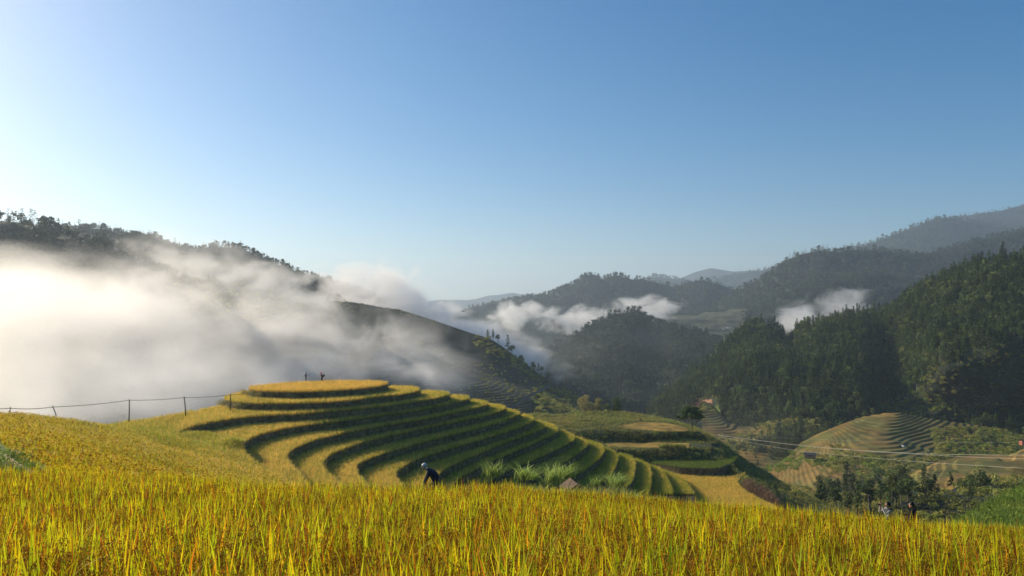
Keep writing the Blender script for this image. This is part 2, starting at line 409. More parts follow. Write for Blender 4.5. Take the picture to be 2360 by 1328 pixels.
BBUSH = lib([libobj('bush_bright', bush_mesh(10 + i), [M['brightweed']]) for i in range(4)], 'bright_bushes')
BWEED = lib([libobj('weed_bright', weed_mesh(10 + i, .5), [M['brightweed']]) for i in range(4)], 'bright_weeds')

# ------------------------------------------------------------------ hills by lofting
def crom(P, t):
    """catmull-rom through P (k,n,3) at t in [0,k-1]"""
    k = len(P); i = min(int(t), k - 2); f = t - i
    a = P[max(i - 1, 0)]; b = P[i]; c = P[i + 1]; d = P[min(i + 2, k - 1)]
    lin = b + (c - b) * f
    cr = .5 * (2 * b + (c - a) * f + (2 * a - 5 * b + 4 * c - d) * f * f + (3 * b - a - 3 * c + d) * f ** 3)
    return lin * .35 + cr * .65
def row(r, nu):
    r = np.array(r, float); u = np.linspace(r[0, 0], r[-1, 0], nu)
    y = np.interp(u, r[:, 0], r[:, 1]); D = np.interp(u, r[:, 0], r[:, 2])
    ker = np.array([1, 2, 3, 2, 1.]); ker /= ker.sum()
    y = np.convolve(np.pad(y, 2, 'edge'), ker, 'valid')
    w = max(2, nu // 22); kd = np.hanning(2 * w + 3)[1:-1]; kd /= kd.sum(); D = np.convolve(np.pad(D, w, 'edge'), kd, 'valid')
    return np.array([at(a_, b_, c_) for a_, b_, c_ in zip(u, y, D)])
def loft(name, rows, nu, nv, mat, soft=0, amp=0.0, fs=0.01, ridge=0.15, back=(120, 60), step=0, seed=1, kind='structure', label=None, aniso=1.0, cliff=0.5):
    C = np.array([row(r, nu) for r in rows])
    if soft:
        kd = np.hanning(2 * soft + 3)[1:-1]; kd /= kd.sum()
        for r_ in range(1, len(C)):
            for q in range(3): C[r_, :, q] = np.convolve(np.pad(C[r_, :, q], soft, 'reflect', reflect_type='odd'), kd, 'valid')
    K = len(rows)
    ts = np.linspace(0, K - 1, nv)
    G = np.array([crom(C, t) for t in ts])
    v = (ts / (K - 1))[:, None]
    m = np.clip(v / .18, 0, 1) * (1 - ridge) + ridge
    if amp:
        dn = fbm(G[..., 0] * fs, G[..., 1] * fs * aniso, 5, seed) * amp
        G[..., 2] += dn * m
        G[..., 1] += fbm(G[..., 0] * fs + 31, G[..., 2] * fs * 1.5, 4, seed + 5) * amp * 1.6 * m * np.clip((1 - v) / .1, 0, 1)
    if step:
        z = G[..., 2] / step; f = z - np.floor(z)
        G[..., 2] = step * (np.floor(z) + np.clip((f - (1 - cliff * .5)) / (cliff * .5), 0, 1)) 
    B = []
    for q in (1.0, .6, .25):
        b = G[0].copy(); b[:, 1] += back[0] * q; b[:, 2] -= back[1] * q * q; B.append(b)
    A = np.concatenate([np.array(B), G], 0)
    V = A.reshape(-1, 3); me = mesh_np(name, V, grid_faces(nu, len(A)))
    o = link(name, me, [mat]); tag(o, label, None, None, kind)
    return o, G
def sample(G, n, mask=None, s=3):
    a = G[:-1, :-1].reshape(-1, 3); b = G[:-1, 1:].reshape(-1, 3); c = G[1:, :-1].reshape(-1, 3); d = G[1:, 1:].reshape(-1, 3)
    ar = np.linalg.norm(np.cross(b - a, c - a), axis=1); 
    P = []; k = rng.choice(len(a), size=n * 2, p=ar / ar.sum()); u = rng.random((n * 2, 1)); v = rng.random((n * 2, 1))
    Q = (a[k] * (1 - u) + b[k] * u) * (1 - v) + (c[k] * (1 - u) + d[k] * u) * v
    if mask is not None:
        px, py = proj(Q); Q = Q[mask(px, py, Q)]
    return Q[:n]
def forest(name, G, n, smin, smax, coll, label, mask=None, sink=.3):
    Q = sample(G, n, mask); k = len(Q)
    s = rng.uniform(smin, smax, k) * (0.75 + .5 * rng.random(k) ** 2)
    # clumped density
    Q[:, 2] -= sink
    return scatter(name, Q, rng.uniform(0, 6.28, k), s, coll, label), Q, s
# ------------------------------------------------------------------ the far land
gm = mesh_np('valley_floor', [(-30000, -6000, -330), (30000, -6000, -330), (30000, 50000, -330), (-30000, 50000, -330)], [(0, 1, 2, 3)])
tag(link('valley_floor', gm, [M['farfloor']]), None, None, None, 'structure')

HILLS = {}
def hill(name, rows, nu, nv, mat, **k):
    o, G = loft(name, rows, nu, nv, mat, **k); HILLS[name] = G; return G
# farthest ranges
G1 = hill('distant_range', [[(980, 697, 6500), (1010, 691, 6500), (1060, 690, 6500), (1075, 692, 6500), (1095, 690, 6500), (1125, 682, 6500), (1150, 681, 6500), (1184, 676, 6500), (1200, 680, 6500), (1215, 678, 6500), (1250, 684, 6500), (1320, 690, 6500), (1480, 660, 6300), (1560, 646, 6200), (1600, 629, 6200), (1640, 619, 6200), (1690, 628, 6200), (1750, 624, 6200), (1800, 640, 6200)],
     [(980, 780, 5600), (1200, 780, 5400), (1500, 780, 5200), (1800, 780, 5200)]], 260, 30, M['farfloor'], amp=50, fs=.002, ridge=.25, back=(2500, 500))
G2 = hill('distant_blue_ridge', [[(1480, 650, 4600), (1510, 641, 4600), (1550, 646, 4600), (1600, 655, 4600), (1650, 640, 4500), (1700, 628, 4500), (1760, 622, 4400), (1800, 607, 4400), (1840, 590, 4300), (1890, 571, 4300), (1920, 577, 4300), (1965, 564, 4300), (1990, 568, 4300), (2060, 560, 4300)],
     [(1480, 740, 3800), (1800, 740, 3600), (2060, 700, 3500)]], 220, 40, M['farfloor'], amp=60, fs=.0022, ridge=.25, back=(1800, 500))
G3 = hill('far_mountain', [[(1960, 585, 3300), (2000, 566, 3300), (2050, 545, 3200), (2085, 534, 3200), (2130, 515, 3200), (2170, 503, 3200), (2185, 503, 3200), (2215, 509, 3200), (2260, 520, 3300), (2320, 527, 3300), (2440, 545, 3400), (2600, 560, 3400)],
     [(1960, 620, 2900), (2100, 610, 2700), (2170, 590, 2700), (2300, 600, 2700), (2600, 600, 2800)],
     [(1960, 700, 2400), (2300, 680, 2300), (2600, 680, 2300)]], 260, 60, M['farfloor'], amp=85, fs=.0030, ridge=.15, back=(1500, 500), seed=4)
G3b = hill('far_mountain_shoulder', [[(2140, 520, 4000), (2190, 505, 4000), (2250, 492, 4000), (2300, 486, 4000), (2360, 469, 4000), (2450, 450, 4000), (2600, 430, 4000)],
     [(2140, 600, 3500), (2360, 590, 3400), (2600, 590, 3400)]], 120, 40, M['farfloor'], amp=70, fs=.003, ridge=.2, back=(1800, 600), seed=5)
G4 = hill('middle_ridge', [[(1000, 740, 2500), (1050, 722, 2500), (1090, 705, 2450), (1150, 699, 2400), (1200, 690, 2400), (1250, 681, 2350), (1280, 672, 2350), (1294, 667, 2350), (1320, 673, 2300), (1345, 650, 2300), (1358, 644, 2300), (1378, 649, 2300), (1384, 656, 2300), (1400, 643, 2250), (1425, 637, 2250), (1460, 645, 2250), (1480, 642, 2250), (1520, 652, 2250), (1550, 660, 2250), (1590, 648, 2200), (1620, 644, 2200), (1650, 652, 2200), (1690, 668, 2200), (1740, 690, 2200)],
     [(1000, 745, 2300), (1200, 735, 2150), (1360, 700, 2100), (1430, 690, 2080), (1520, 700, 2080), (1620, 690, 2000), (1740, 710, 2000)],
     [(1000, 800, 1900), (1300, 790, 1800), (1500, 780, 1750), (1740, 770, 1700)]], 320, 90, M['farfloor'], amp=55, fs=.0045, ridge=.12, back=(700, 300), seed=6)
G5 = hill('middle_forest_mountain', [[(1600, 730, 2000), (1650, 700, 1950), (1700, 668, 1900), (1740, 652, 1850), (1790, 622, 1800), (1825, 597, 1780), (1850, 586, 1760), (1890, 579, 1750), (1930, 583, 1750), (1970, 577, 1750), (2030, 577, 1750), (2070, 584, 1750), (2110, 598, 1780), (2140, 592, 1800), (2170, 580, 1800), (2230, 566, 1800), (2290, 548, 1850), (2360, 532, 1850), (2460, 515, 1900), (2600, 500, 1900)],
     [(1600, 745, 1750), (1700, 710, 1650), (1800, 680, 1560), (1880, 640, 1580), (1960, 650, 1530), (2060, 640, 1560), (2110, 630, 1650), (2200, 640, 1550), (2360, 620, 1500), (2600, 600, 1500)],
     [(1600, 755, 1550), (1800, 715, 1400), (2000, 720, 1350), (2100, 690, 1400), (2300, 690, 1300), (2600, 690, 1300)],
     [(1600, 800, 1300), (1800, 800, 1200), (2000, 800, 1150), (2300, 800, 1050), (2600, 800, 1050)]], 340, 110, M['farfloor'], amp=60, fs=.0055, ridge=.10, back=(500, 250), seed=8)
GV = hill('valley_fields', [[(1280, 735, 1750), (1400, 730, 1720), (1500, 728, 1700), (1600, 722, 1700), (1700, 712, 1650), (1800, 705, 1600), (1900, 712, 1550), (2000, 725, 1500)],
     [(1280, 770, 1450), (1500, 755, 1400), (1700, 750, 1350), (1850, 745, 1300), (2000, 745, 1300)],
     [(1280, 900, 1000), (1500, 880, 980), (1700, 850, 950), (2000, 850, 950)]], 220, 120, M['terr_dark'], amp=10, fs=.006, ridge=.3, back=(200, 150), step=7, seed=9)
G6b = hill('low_dark_ridge', [[(1160, 815, 1000), (1230, 812, 1000), (1270, 821, 990), (1300, 832, 980), (1340, 838, 960), (1370, 832, 950), (1400, 845, 930), (1440, 865, 900), (1490, 895, 860), (1540, 930, 820), (1620, 980, 780)],
     [(1160, 880, 850), (1300, 890, 820), (1450, 920, 760), (1620, 1010, 700)],
     [(1160, 1000, 650), (1400, 1000, 640), (1620, 1040, 620)]], 160, 60, M['forestfloor'], amp=16, fs=.010, back=(200, 120), seed=11)
G6 = hill('cone_hill', [[(1180, 850, 1250), (1250, 822, 1220), (1300, 790, 1180), (1340, 765, 1160), (1370, 745, 1150), (1390, 735, 1150), (1420, 724, 1150), (1460, 721, 1150), (1482, 727, 1150), (1500, 740, 1150), (1520, 747, 1150), (1550, 760, 1150), (1575, 766, 1150), (1600, 766, 1140), (1640, 778, 1130), (1660, 792, 1120), (1720, 830, 1100)],
     [(1180, 870, 1100), (1300, 830, 1050), (1380, 790, 1010), (1440, 770, 1000), (1500, 790, 1020), (1560, 800, 980), (1640, 820, 970), (1720, 850, 950)],
     [(1180, 950, 900), (1350, 900, 860), (1440, 880, 830), (1500, 900, 850), (1600, 900, 800), (1720, 910, 800)],
     [(1180, 1080, 650), (1400, 1060, 640), (1600, 1050, 640), (1720, 1040, 640)]], 240, 120, M['forestfloor'], amp=34, fs=.009, ridge=.1, back=(260, 190), seed=12)
# right forest hill
G7 = hill('right_forest_hill', [[(1490, 960, 700), (1530, 915, 700), (1570, 880, 700), (1610, 850, 690), (1650, 815, 690), (1690, 775, 690), (1720, 756, 690), (1750, 748, 690), (1790, 755, 680), (1815, 782, 680), (1828, 788, 670), (1840, 755, 650), (1875, 748, 640), (1910, 742, 635), (1950, 730, 630), (2000, 722, 620), (2050, 716, 610), (2085, 692, 600), (2120, 670, 590), (2170, 646, 580), (2210, 630, 570), (2260, 618, 560), (2310, 604, 545), (2360, 592, 530), (2450, 570, 520), (2600, 540, 510)],
     [(1490, 990, 640), (1570, 930, 630), (1650, 880, 610), (1730, 830, 590), (1790, 830, 600), (1830, 850, 580), (1900, 810, 560), (1970, 800, 550), (2030, 800, 570), (2060, 780, 580), (2120, 760, 520), (2200, 720, 500), (2300, 700, 470), (2400, 680, 460), (2600, 650, 450)],
     [(1490, 1030, 560), (1600, 980, 540), (1700, 930, 520), (1800, 920, 510), (1900, 900, 500), (1980, 890, 500), (2050, 900, 530), (2090, 880, 500), (2150, 850, 440), (2250, 820, 420), (2350, 800, 400), (2600, 780, 380)],
     [(1490, 1090, 500), (1650, 1030, 470), (1800, 1000, 450), (1950, 970, 450), (2050, 965, 480), (2120, 950, 465), (2200, 945, 450), (2300, 940, 440), (2400, 925, 430), (2600, 910, 400)],
     [(1490, 1200, 400), (1700, 1120, 390), (1900, 1090, 400), (2050, 1085, 420), (2200, 1070, 420), (2400, 1060, 405), (2600, 1050, 380)]], 300, 160, M['forestfloor'], amp=20, fs=.016, ridge=.05, back=(160, 120), seed=14)
# terraced slopes on the right side of the valley
GA = hill('brown_terrace_slope', [[(1620, 925, 520), (1640, 930, 520), (1680, 975, 480), (1730, 985, 470), (1770, 972, 465), (1830, 966, 460), (1880, 962, 455), (1920, 975, 450), (1960, 990, 440)],
     [(1620, 960, 480), (1700, 1000, 450), (1800, 1010, 430), (1900, 1010, 420), (1960, 1020, 420)],
     [(1620, 1040, 420), (1750, 1060, 400), (1880, 1060, 390), (1960, 1060, 390)],
     [(1620, 1180, 330), (1800, 1180, 320), (1960, 1180, 320)]], 160, 420, M['terr_tan'], amp=3, fs=.014, ridge=.4, back=(30, 40), step=.8, seed=21, cliff=.6)
GB = hill('golden_terrace_spur', [[(1760, 1075, 400), (1800, 1062, 400), (1830, 1040, 400), (1860, 1015, 402), (1900, 995, 405), (1950, 975, 408), (1990, 960, 412), (2040, 952, 415), (2070, 950, 415), (2110, 958, 420), (2150, 966, 424), (2220, 976, 427), (2290, 985, 430), (2360, 1000, 430), (2450, 1010, 430)],
     [(1760, 1085, 385), (1850, 1050, 375), (1950, 1010, 372), (2050, 990, 378), (2150, 1003, 386), (2250, 1012, 390), (2360, 1025, 392), (2450, 1040, 392)],
     [(1760, 1110, 350), (1850, 1080, 340), (1950, 1050, 335), (2050, 1045, 335), (2150, 1050, 342), (2250, 1060, 345), (2360, 1062, 348), (2450, 1065, 350)],
     [(1760, 1160, 300), (1900, 1130, 290), (2050, 1110, 285), (2200, 1110, 290), (2450, 1110, 290)],
     [(1760, 1300, 240), (2000, 1260, 235), (2450, 1240, 230)]], 240, 760, M['terr_tan'], soft=20, amp=3.0, fs=.010, ridge=.25, back=(40, 50), step=.72, seed=23, cliff=.6)
GC = hill('brown_terrace_knob', [[(2080, 1120, 258), (2100, 1098, 258), (2130, 1080, 260), (2170, 1063, 262), (2210, 1053, 265), (2260, 1047, 268), (2300, 1048, 268), (2330, 1052, 266), (2360, 1035, 270), (2400, 1022, 275), (2480, 1010, 280)],
     [(2080, 1130, 246), (2130, 1095, 246), (2200, 1075, 246), (2260, 1066, 250), (2320, 1070, 252), (2400, 1050, 255), (2480, 1040, 255)],
     [(2080, 1145, 228), (2130, 1120, 224), (2200, 1105, 222), (2300, 1095, 225), (2400, 1090, 228), (2480, 1090, 228)],
     [(2080, 1300, 160), (2200, 1280, 160), (2480, 1260, 165)]], 220, 420, M['terr_tan'], soft=16, amp=1.6, fs=.025, ridge=.3, back=(20, 30), step=1.0, seed=27, cliff=.6)
GD = hill('gorge_slope', [[(1800, 1180, 290), (1900, 1130, 280), (1960, 1110, 275), (2050, 1100, 270), (2100, 1118, 240), (2200, 1120, 225), (2360, 1100, 220), (2500, 1080, 215)],
     [(1800, 1230, 240), (1950, 1170, 230), (2100, 1165, 205), (2250, 1160, 190), (2500, 1130, 185)],
     [(1800, 1400, 170), (2100, 1350, 150), (2500, 1300, 145)]], 140, 60, M['forestfloor'], amp=5, fs=.03, back=(30, 40), seed=29)
GE = hill('grassy_bank', [[(2180, 1225, 78), (2230, 1196, 82), (2280, 1165, 86), (2330, 1135, 92), (2360, 1120, 96), (2450, 1080, 105), (2600, 1030, 120)],
     [(2180, 1260, 62), (2300, 1215, 64), (2450, 1150, 74), (2600, 1120, 84)],
     [(2180, 1400, 45), (2300, 1380, 45), (2600, 1300, 50)]], 100, 50, M['scrub'], amp=.8, fs=.12, back=(10, 30), seed=31)
# left side
G10 = hill('left_mountain', [[(-350, 440, 1100), (-100, 500, 1060), (0, 520, 1040), (100, 521, 1020), (180, 527, 1010), (240, 529, 1000), (290, 543, 990), (340, 554, 980), (400, 567, 970), (450, 573, 960), (510, 570, 950), (555, 572, 950), (590, 588, 945), (640, 609, 940), (690, 628, 930), (740, 641, 920), (780, 652, 915), (860, 684, 900), (950, 715, 880), (1060, 755, 860), (1200, 820, 830)],
     [(-350, 560, 900), (0, 600, 860), (300, 610, 830), (550, 640, 800), (750, 690, 790), (950, 760, 780), (1200, 850, 760)],
     [(-350, 700, 720), (0, 720, 690), (500, 740, 670), (900, 820, 660), (1200, 920, 640)],
     [(-350, 900, 560), (500, 950, 540), (1200, 1050, 520)]], 320, 120, M['forestfloor'], amp=34, fs=.011, ridge=.06, back=(260, 160), seed=16)
G10b = hill('left_near_slope', [[(-400, 470, 520), (-150, 490, 540), (-40, 508, 560), (30, 512, 565), (80, 522, 570), (120, 545, 575), (180, 556, 580), (230, 566, 590), (290, 590, 600), (350, 620, 610), (430, 670, 620), (520, 740, 640)],
     [(-400, 640, 440), (0, 660, 460), (300, 700, 490), (520, 790, 520)],
     [(-400, 1000, 330), (0, 1000, 340), (520, 1000, 380)]], 160, 70, M['forestfloor'], amp=14, fs=.018, ridge=.1, back=(120, 110), seed=17)
G9 = hill('misty_terraced_spur', [[(300, 640, 600), (400, 640, 600), (500, 645, 600), (560, 652, 600), (600, 660, 598), (640, 672, 595), (680, 682, 590), (720, 692, 585), (760, 693, 580), (830, 698, 575), (870, 706, 570), (920, 713, 565), (980, 731, 560), (1040, 751, 550), (1090, 768, 545), (1130, 779, 540), (1160, 800, 535), (1190, 822, 530), (1230, 850, 525), (1265, 880, 520), (1300, 896, 512), (1345, 915, 500), (1400, 950, 485), (1480, 1000, 460)],
     [(300, 700, 520), (560, 720, 515), (740, 760, 500), (950, 790, 490), (1130, 850, 480), (1300, 930, 460), (1480, 1020, 430)],
     [(300, 800, 430), (700, 840, 420), (1000, 870, 410), (1200, 910, 400), (1350, 960, 400), (1480, 1050, 390)],
     [(300, 1050, 290), (700, 1050, 290), (1100, 1050, 300), (1480, 1120, 310)]], 300, 620, M['terr_dark'], amp=4, fs=.008, ridge=.1, back=(150, 120), step=.85, soft=14, seed=19, cliff=.6)

# forests
def lit(o): return o
forest('forest_middle_ridge', G4, 9000, .75, 1.15, FARPINE, 'misty blue green forest covering the middle ridge')
forest('forest_middle_mountain', G5, 15000, .75, 1.25, FARPINE, 'dark green forest covering the big middle mountain', lambda x, y, Q: (vnoise(Q[:, 0] * .006, Q[:, 1] * .006, 3) > .12))
forest('forest_far_mountain', G3, 9000, 1.0, 1.8, FARPINE, 'hazy forest on the far mountain peak')
forest('forest_far_shoulder', G3b, 3500, 1.1, 1.8, FARPINE, 'hazy forest on the farthest right shoulder')
forest('forest_blue_ridge', G2, 4500, 1.2, 2.0, FARPINE, 'pale blue forest on the distant ridge')
forest('forest_cone_hill', G6, 6000, .6, 1.0, FARPINE, 'misty forest on the cone shaped hill in the valley')
forest('forest_low_ridge', G6b, 1500, .6, .95, FARPINE, 'dark forest on the low ridge in the valley')
forest('forest_left_mountain', G10, 13000, .4, .75, FARPINE, 'grey forest on the misty left mountain')
forest('forest_left_crest', G10, 4200, .38, .68, FARPINE, 'denser trees along the crest of the left mountain', lambda x, y, Q: y < np.interp(x, [-350, 0, 240, 290, 340, 400, 450, 555, 590, 640, 690, 740, 780, 1200], [455, 535, 545, 560, 570, 583, 590, 588, 604, 626, 645, 658, 668, 835]))
forest('forest_left_slope', G10b, 1600, .7, 1.1, FARPINE, 'trees on the near left slope above the mist')
clear7 = lambda x, y, Q: ~(((x - 1815) ** 2 / 22 ** 2 + (y - 790) ** 2 / 9 ** 2 < 1) | inpoly(x, y, [(1600, 925), (1650, 920), (1665, 965), (1690, 1010), (1600, 1010)]) | inpoly(x, y, [(1920, 990), (2020, 940), (2120, 900), (2170, 930), (2250, 1000), (2100, 1100), (1950, 1100)]))
Q7 = sample(G7, 14000, clear7); Q7[:, 2] -= .3; s7 = rng.uniform(.45, .85, len(Q7)) * (0.75 + .5 * rng.random(len(Q7)) ** 2)
px7, py7 = proj(Q7)
big = np.where((px7 > 1500) & (px7 < 2380) & (py7 < 1010), s7 / Q7[:, 1], 0); IND7 = np.argsort(-big)[:200]
rest = np.ones(len(Q7), bool); rest[IND7] = False
scatter('forest_right_hill', Q7[rest], rng.uniform(0, 6.28, rest.sum()), s7[rest], PINE, 'dense dark pine forest covering the right hillside')
forest('undergrowth_right_hill', G7, 5000, 1.2, 2.6, BUSH, 'shrubs between the pines of the right hillside', lambda x, y, Q: ~inpoly(x, y, [(1600, 925), (1650, 920), (1665, 965), (1690, 1010), (1600, 1010)]))
forest('bright_shrubs_right_hill', G7, 4200, 1.2, 2.4, BBUSH, 'light green shrubs above the golden terraces', lambda x, y, Q: inpoly(x, y, [(1880, 1010), (2020, 935), (2110, 890), (2200, 930), (2290, 1000), (2360, 1000), (2360, 1060), (1950, 1100)]))
# shrubs of the spur in front
spur_top = lambda x, y, Q: (y < 700 + 0.0 * x + np.clip((x - 1100), 0, 400) * .50 + 22) | (x > 1265)
forest('shrubs_misty_spur', G9, 2600, 1.6, 3.0, BUSH, 'dark shrubs on the misty spur', lambda x, y, Q: ((x > 1090) & (y < 779 + (x - 1130) * .62 + 40)) | ((x > 1230) & (y > 880)) | ((x < 700) & (y < 740)))
forest('scrub_misty_spur', G9, 1800, .6, 1.3, BUSH, 'low scrub scattered on the terraces of the misty spur', lambda x, y, Q: (x > 700) & (vnoise(Q[:, 0] * .03, Q[:, 1] * .03, 7) > .45))
forest('trees_misty_spur', G9, 260, .5, .85, PINE, 'trees along the crest of the misty spur', lambda x, y, Q: ((x > 1110) & (x < 1290) & (y < 779 + (x - 1130) * .66 + 12)) | ((x < 660) & (y < 690)))
forest('shrubs_brown_slope', GA, 900, 1.0, 2.2, BUSH, 'shrubs on the brown terraced slope', lambda x, y, Q: vnoise(Q[:, 0] * .05, Q[:, 1] * .05, 9) > .58)
forest('shrubs_golden_spur', GB, 3000, .8, 2.0, BUSH, 'dark green shrubs below and beside the golden terraces', lambda x, y, Q: inpoly(x, y, [(1850, 1050), (1985, 1048), (2080, 1062), (2160, 1040), (2140, 985), (2230, 985), (2500, 1000), (2500, 1200), (2000, 1200), (1950, 1095)]) | (vnoise(Q[:, 0] * .08, Q[:, 2] * .16, 5) > .86))
forest('bright_shrubs_golden_spur', GB, 1600, .8, 1.8, BBUSH, 'light green shrubs around the golden terraces', lambda x, y, Q: inpoly(x, y, [(1850, 1060), (1985, 1050), (2060, 1062), (2000, 1110), (1900, 1090)]) | inpoly(x, y, [(2180, 1030), (2290, 985), (2500, 990), (2500, 1080), (2200, 1060)]) | inpoly(x, y, [(1760, 1055), (1840, 1020), (1870, 1030), (1840, 1085), (1760, 1090)]))
forest('shrubs_gorge', GD, 1200, 1.0, 2.2, BUSH, 'dark shrubs in the gorge')
forest('grass_bank', GE, 24000, .8, 1.7, BWEED, 'bright green grass on the bank at the lower right')
forest('shrubs_bank', GE, 500, .4, .9, BBUSH, 'low green shrubs on the bank at the lower right')

# ------------------------------------------------------------------ the near hillside (ground under everything near)
H = [[(-60, 15), (0, 15), (60, 15)], ]
def nzc(D): return np.interp(D, [0, 2.5, 5, 10, 14, 20, 24], [-.60, -.87, -1.50, -2.50, -3.26, -4.37, -5.2])
def ncan(x, D):
    s = np.where(x < 0, .028, .088)
    k = np.clip(D / 20, 0, 1.3)
    return nzc(D) - s * x * np.clip(k, .2, 1.3) - .035 + .05 * np.sin(x * .5 + D * .7) * np.clip(D / 10, 0, 1)
def crestD(x): return 20.5 + .8 * np.sin(x * .35) - .02 * x
# patch under the foreground rice: x from -26..30, D -3..crest
xs = np.linspace(-40, 40, 81); ds = np.linspace(-3, 1, 46)
V = []
for t in np.linspace(0, 1, 46):
    D = -3 + t * (crestD(xs) + 3 + .4)
    V.append(np.stack([xs, D, ncan(xs, D) - .80], 1))
near_g = V[-1]
for dd, dz in ((.5, -.5), (1.0, -1.7)):
    b = near_g.copy(); b[:, 1] += dd; b[:, 2] += dz; V.append(b)
me = mesh_np('rice_field_ground', np.concatenate(V), grid_faces(81, len(V)))
tag(link('rice_field_ground', me, [M['soil']]), None, None, None, 'structure')
# hillside beyond the crest (heights by column x and distance D), kept just under the line of sight
def hz(x, D):
    a = np.interp(D, [18, 31, 34, 36, 60, 90, 125], [-6.8, -8.9, -8.55, -8.55, -15.2, -25.5, -42])
    r = np.interp(D, [18, 31, 40, 60, 125], [-7.6, -9.6, -14, -26, -70])
    l = np.interp(D, [18, 26, 40, 60, 90, 125], [-6.2, -6.6, -10, -15.5, -22, -30])
    w = np.clip((x - 6) / 10, 0, 1); wl_ = np.clip((-x - 4) / 10, 0, 1)
    z = a * (1 - w) + r * w; z = z * (1 - wl_) + l * wl_
    return z - np.clip(x - 18, 0, 60) * .55 * np.clip((D - 31) / 30, 0, 1) + fbm(x * .15, D * .15, 3, 2) * .3
xs = np.linspace(-60, 60, 121); dd = np.linspace(17, 125, 110)
X, Y = np.meshgrid(xs, dd); V = np.stack([X, Y, hz(X, Y)], -1).reshape(-1, 3)
tag(link('hillside', mesh_np('hillside', V, grid_faces(121, 110)), [M['scrub']]), None, None, None, 'structure')

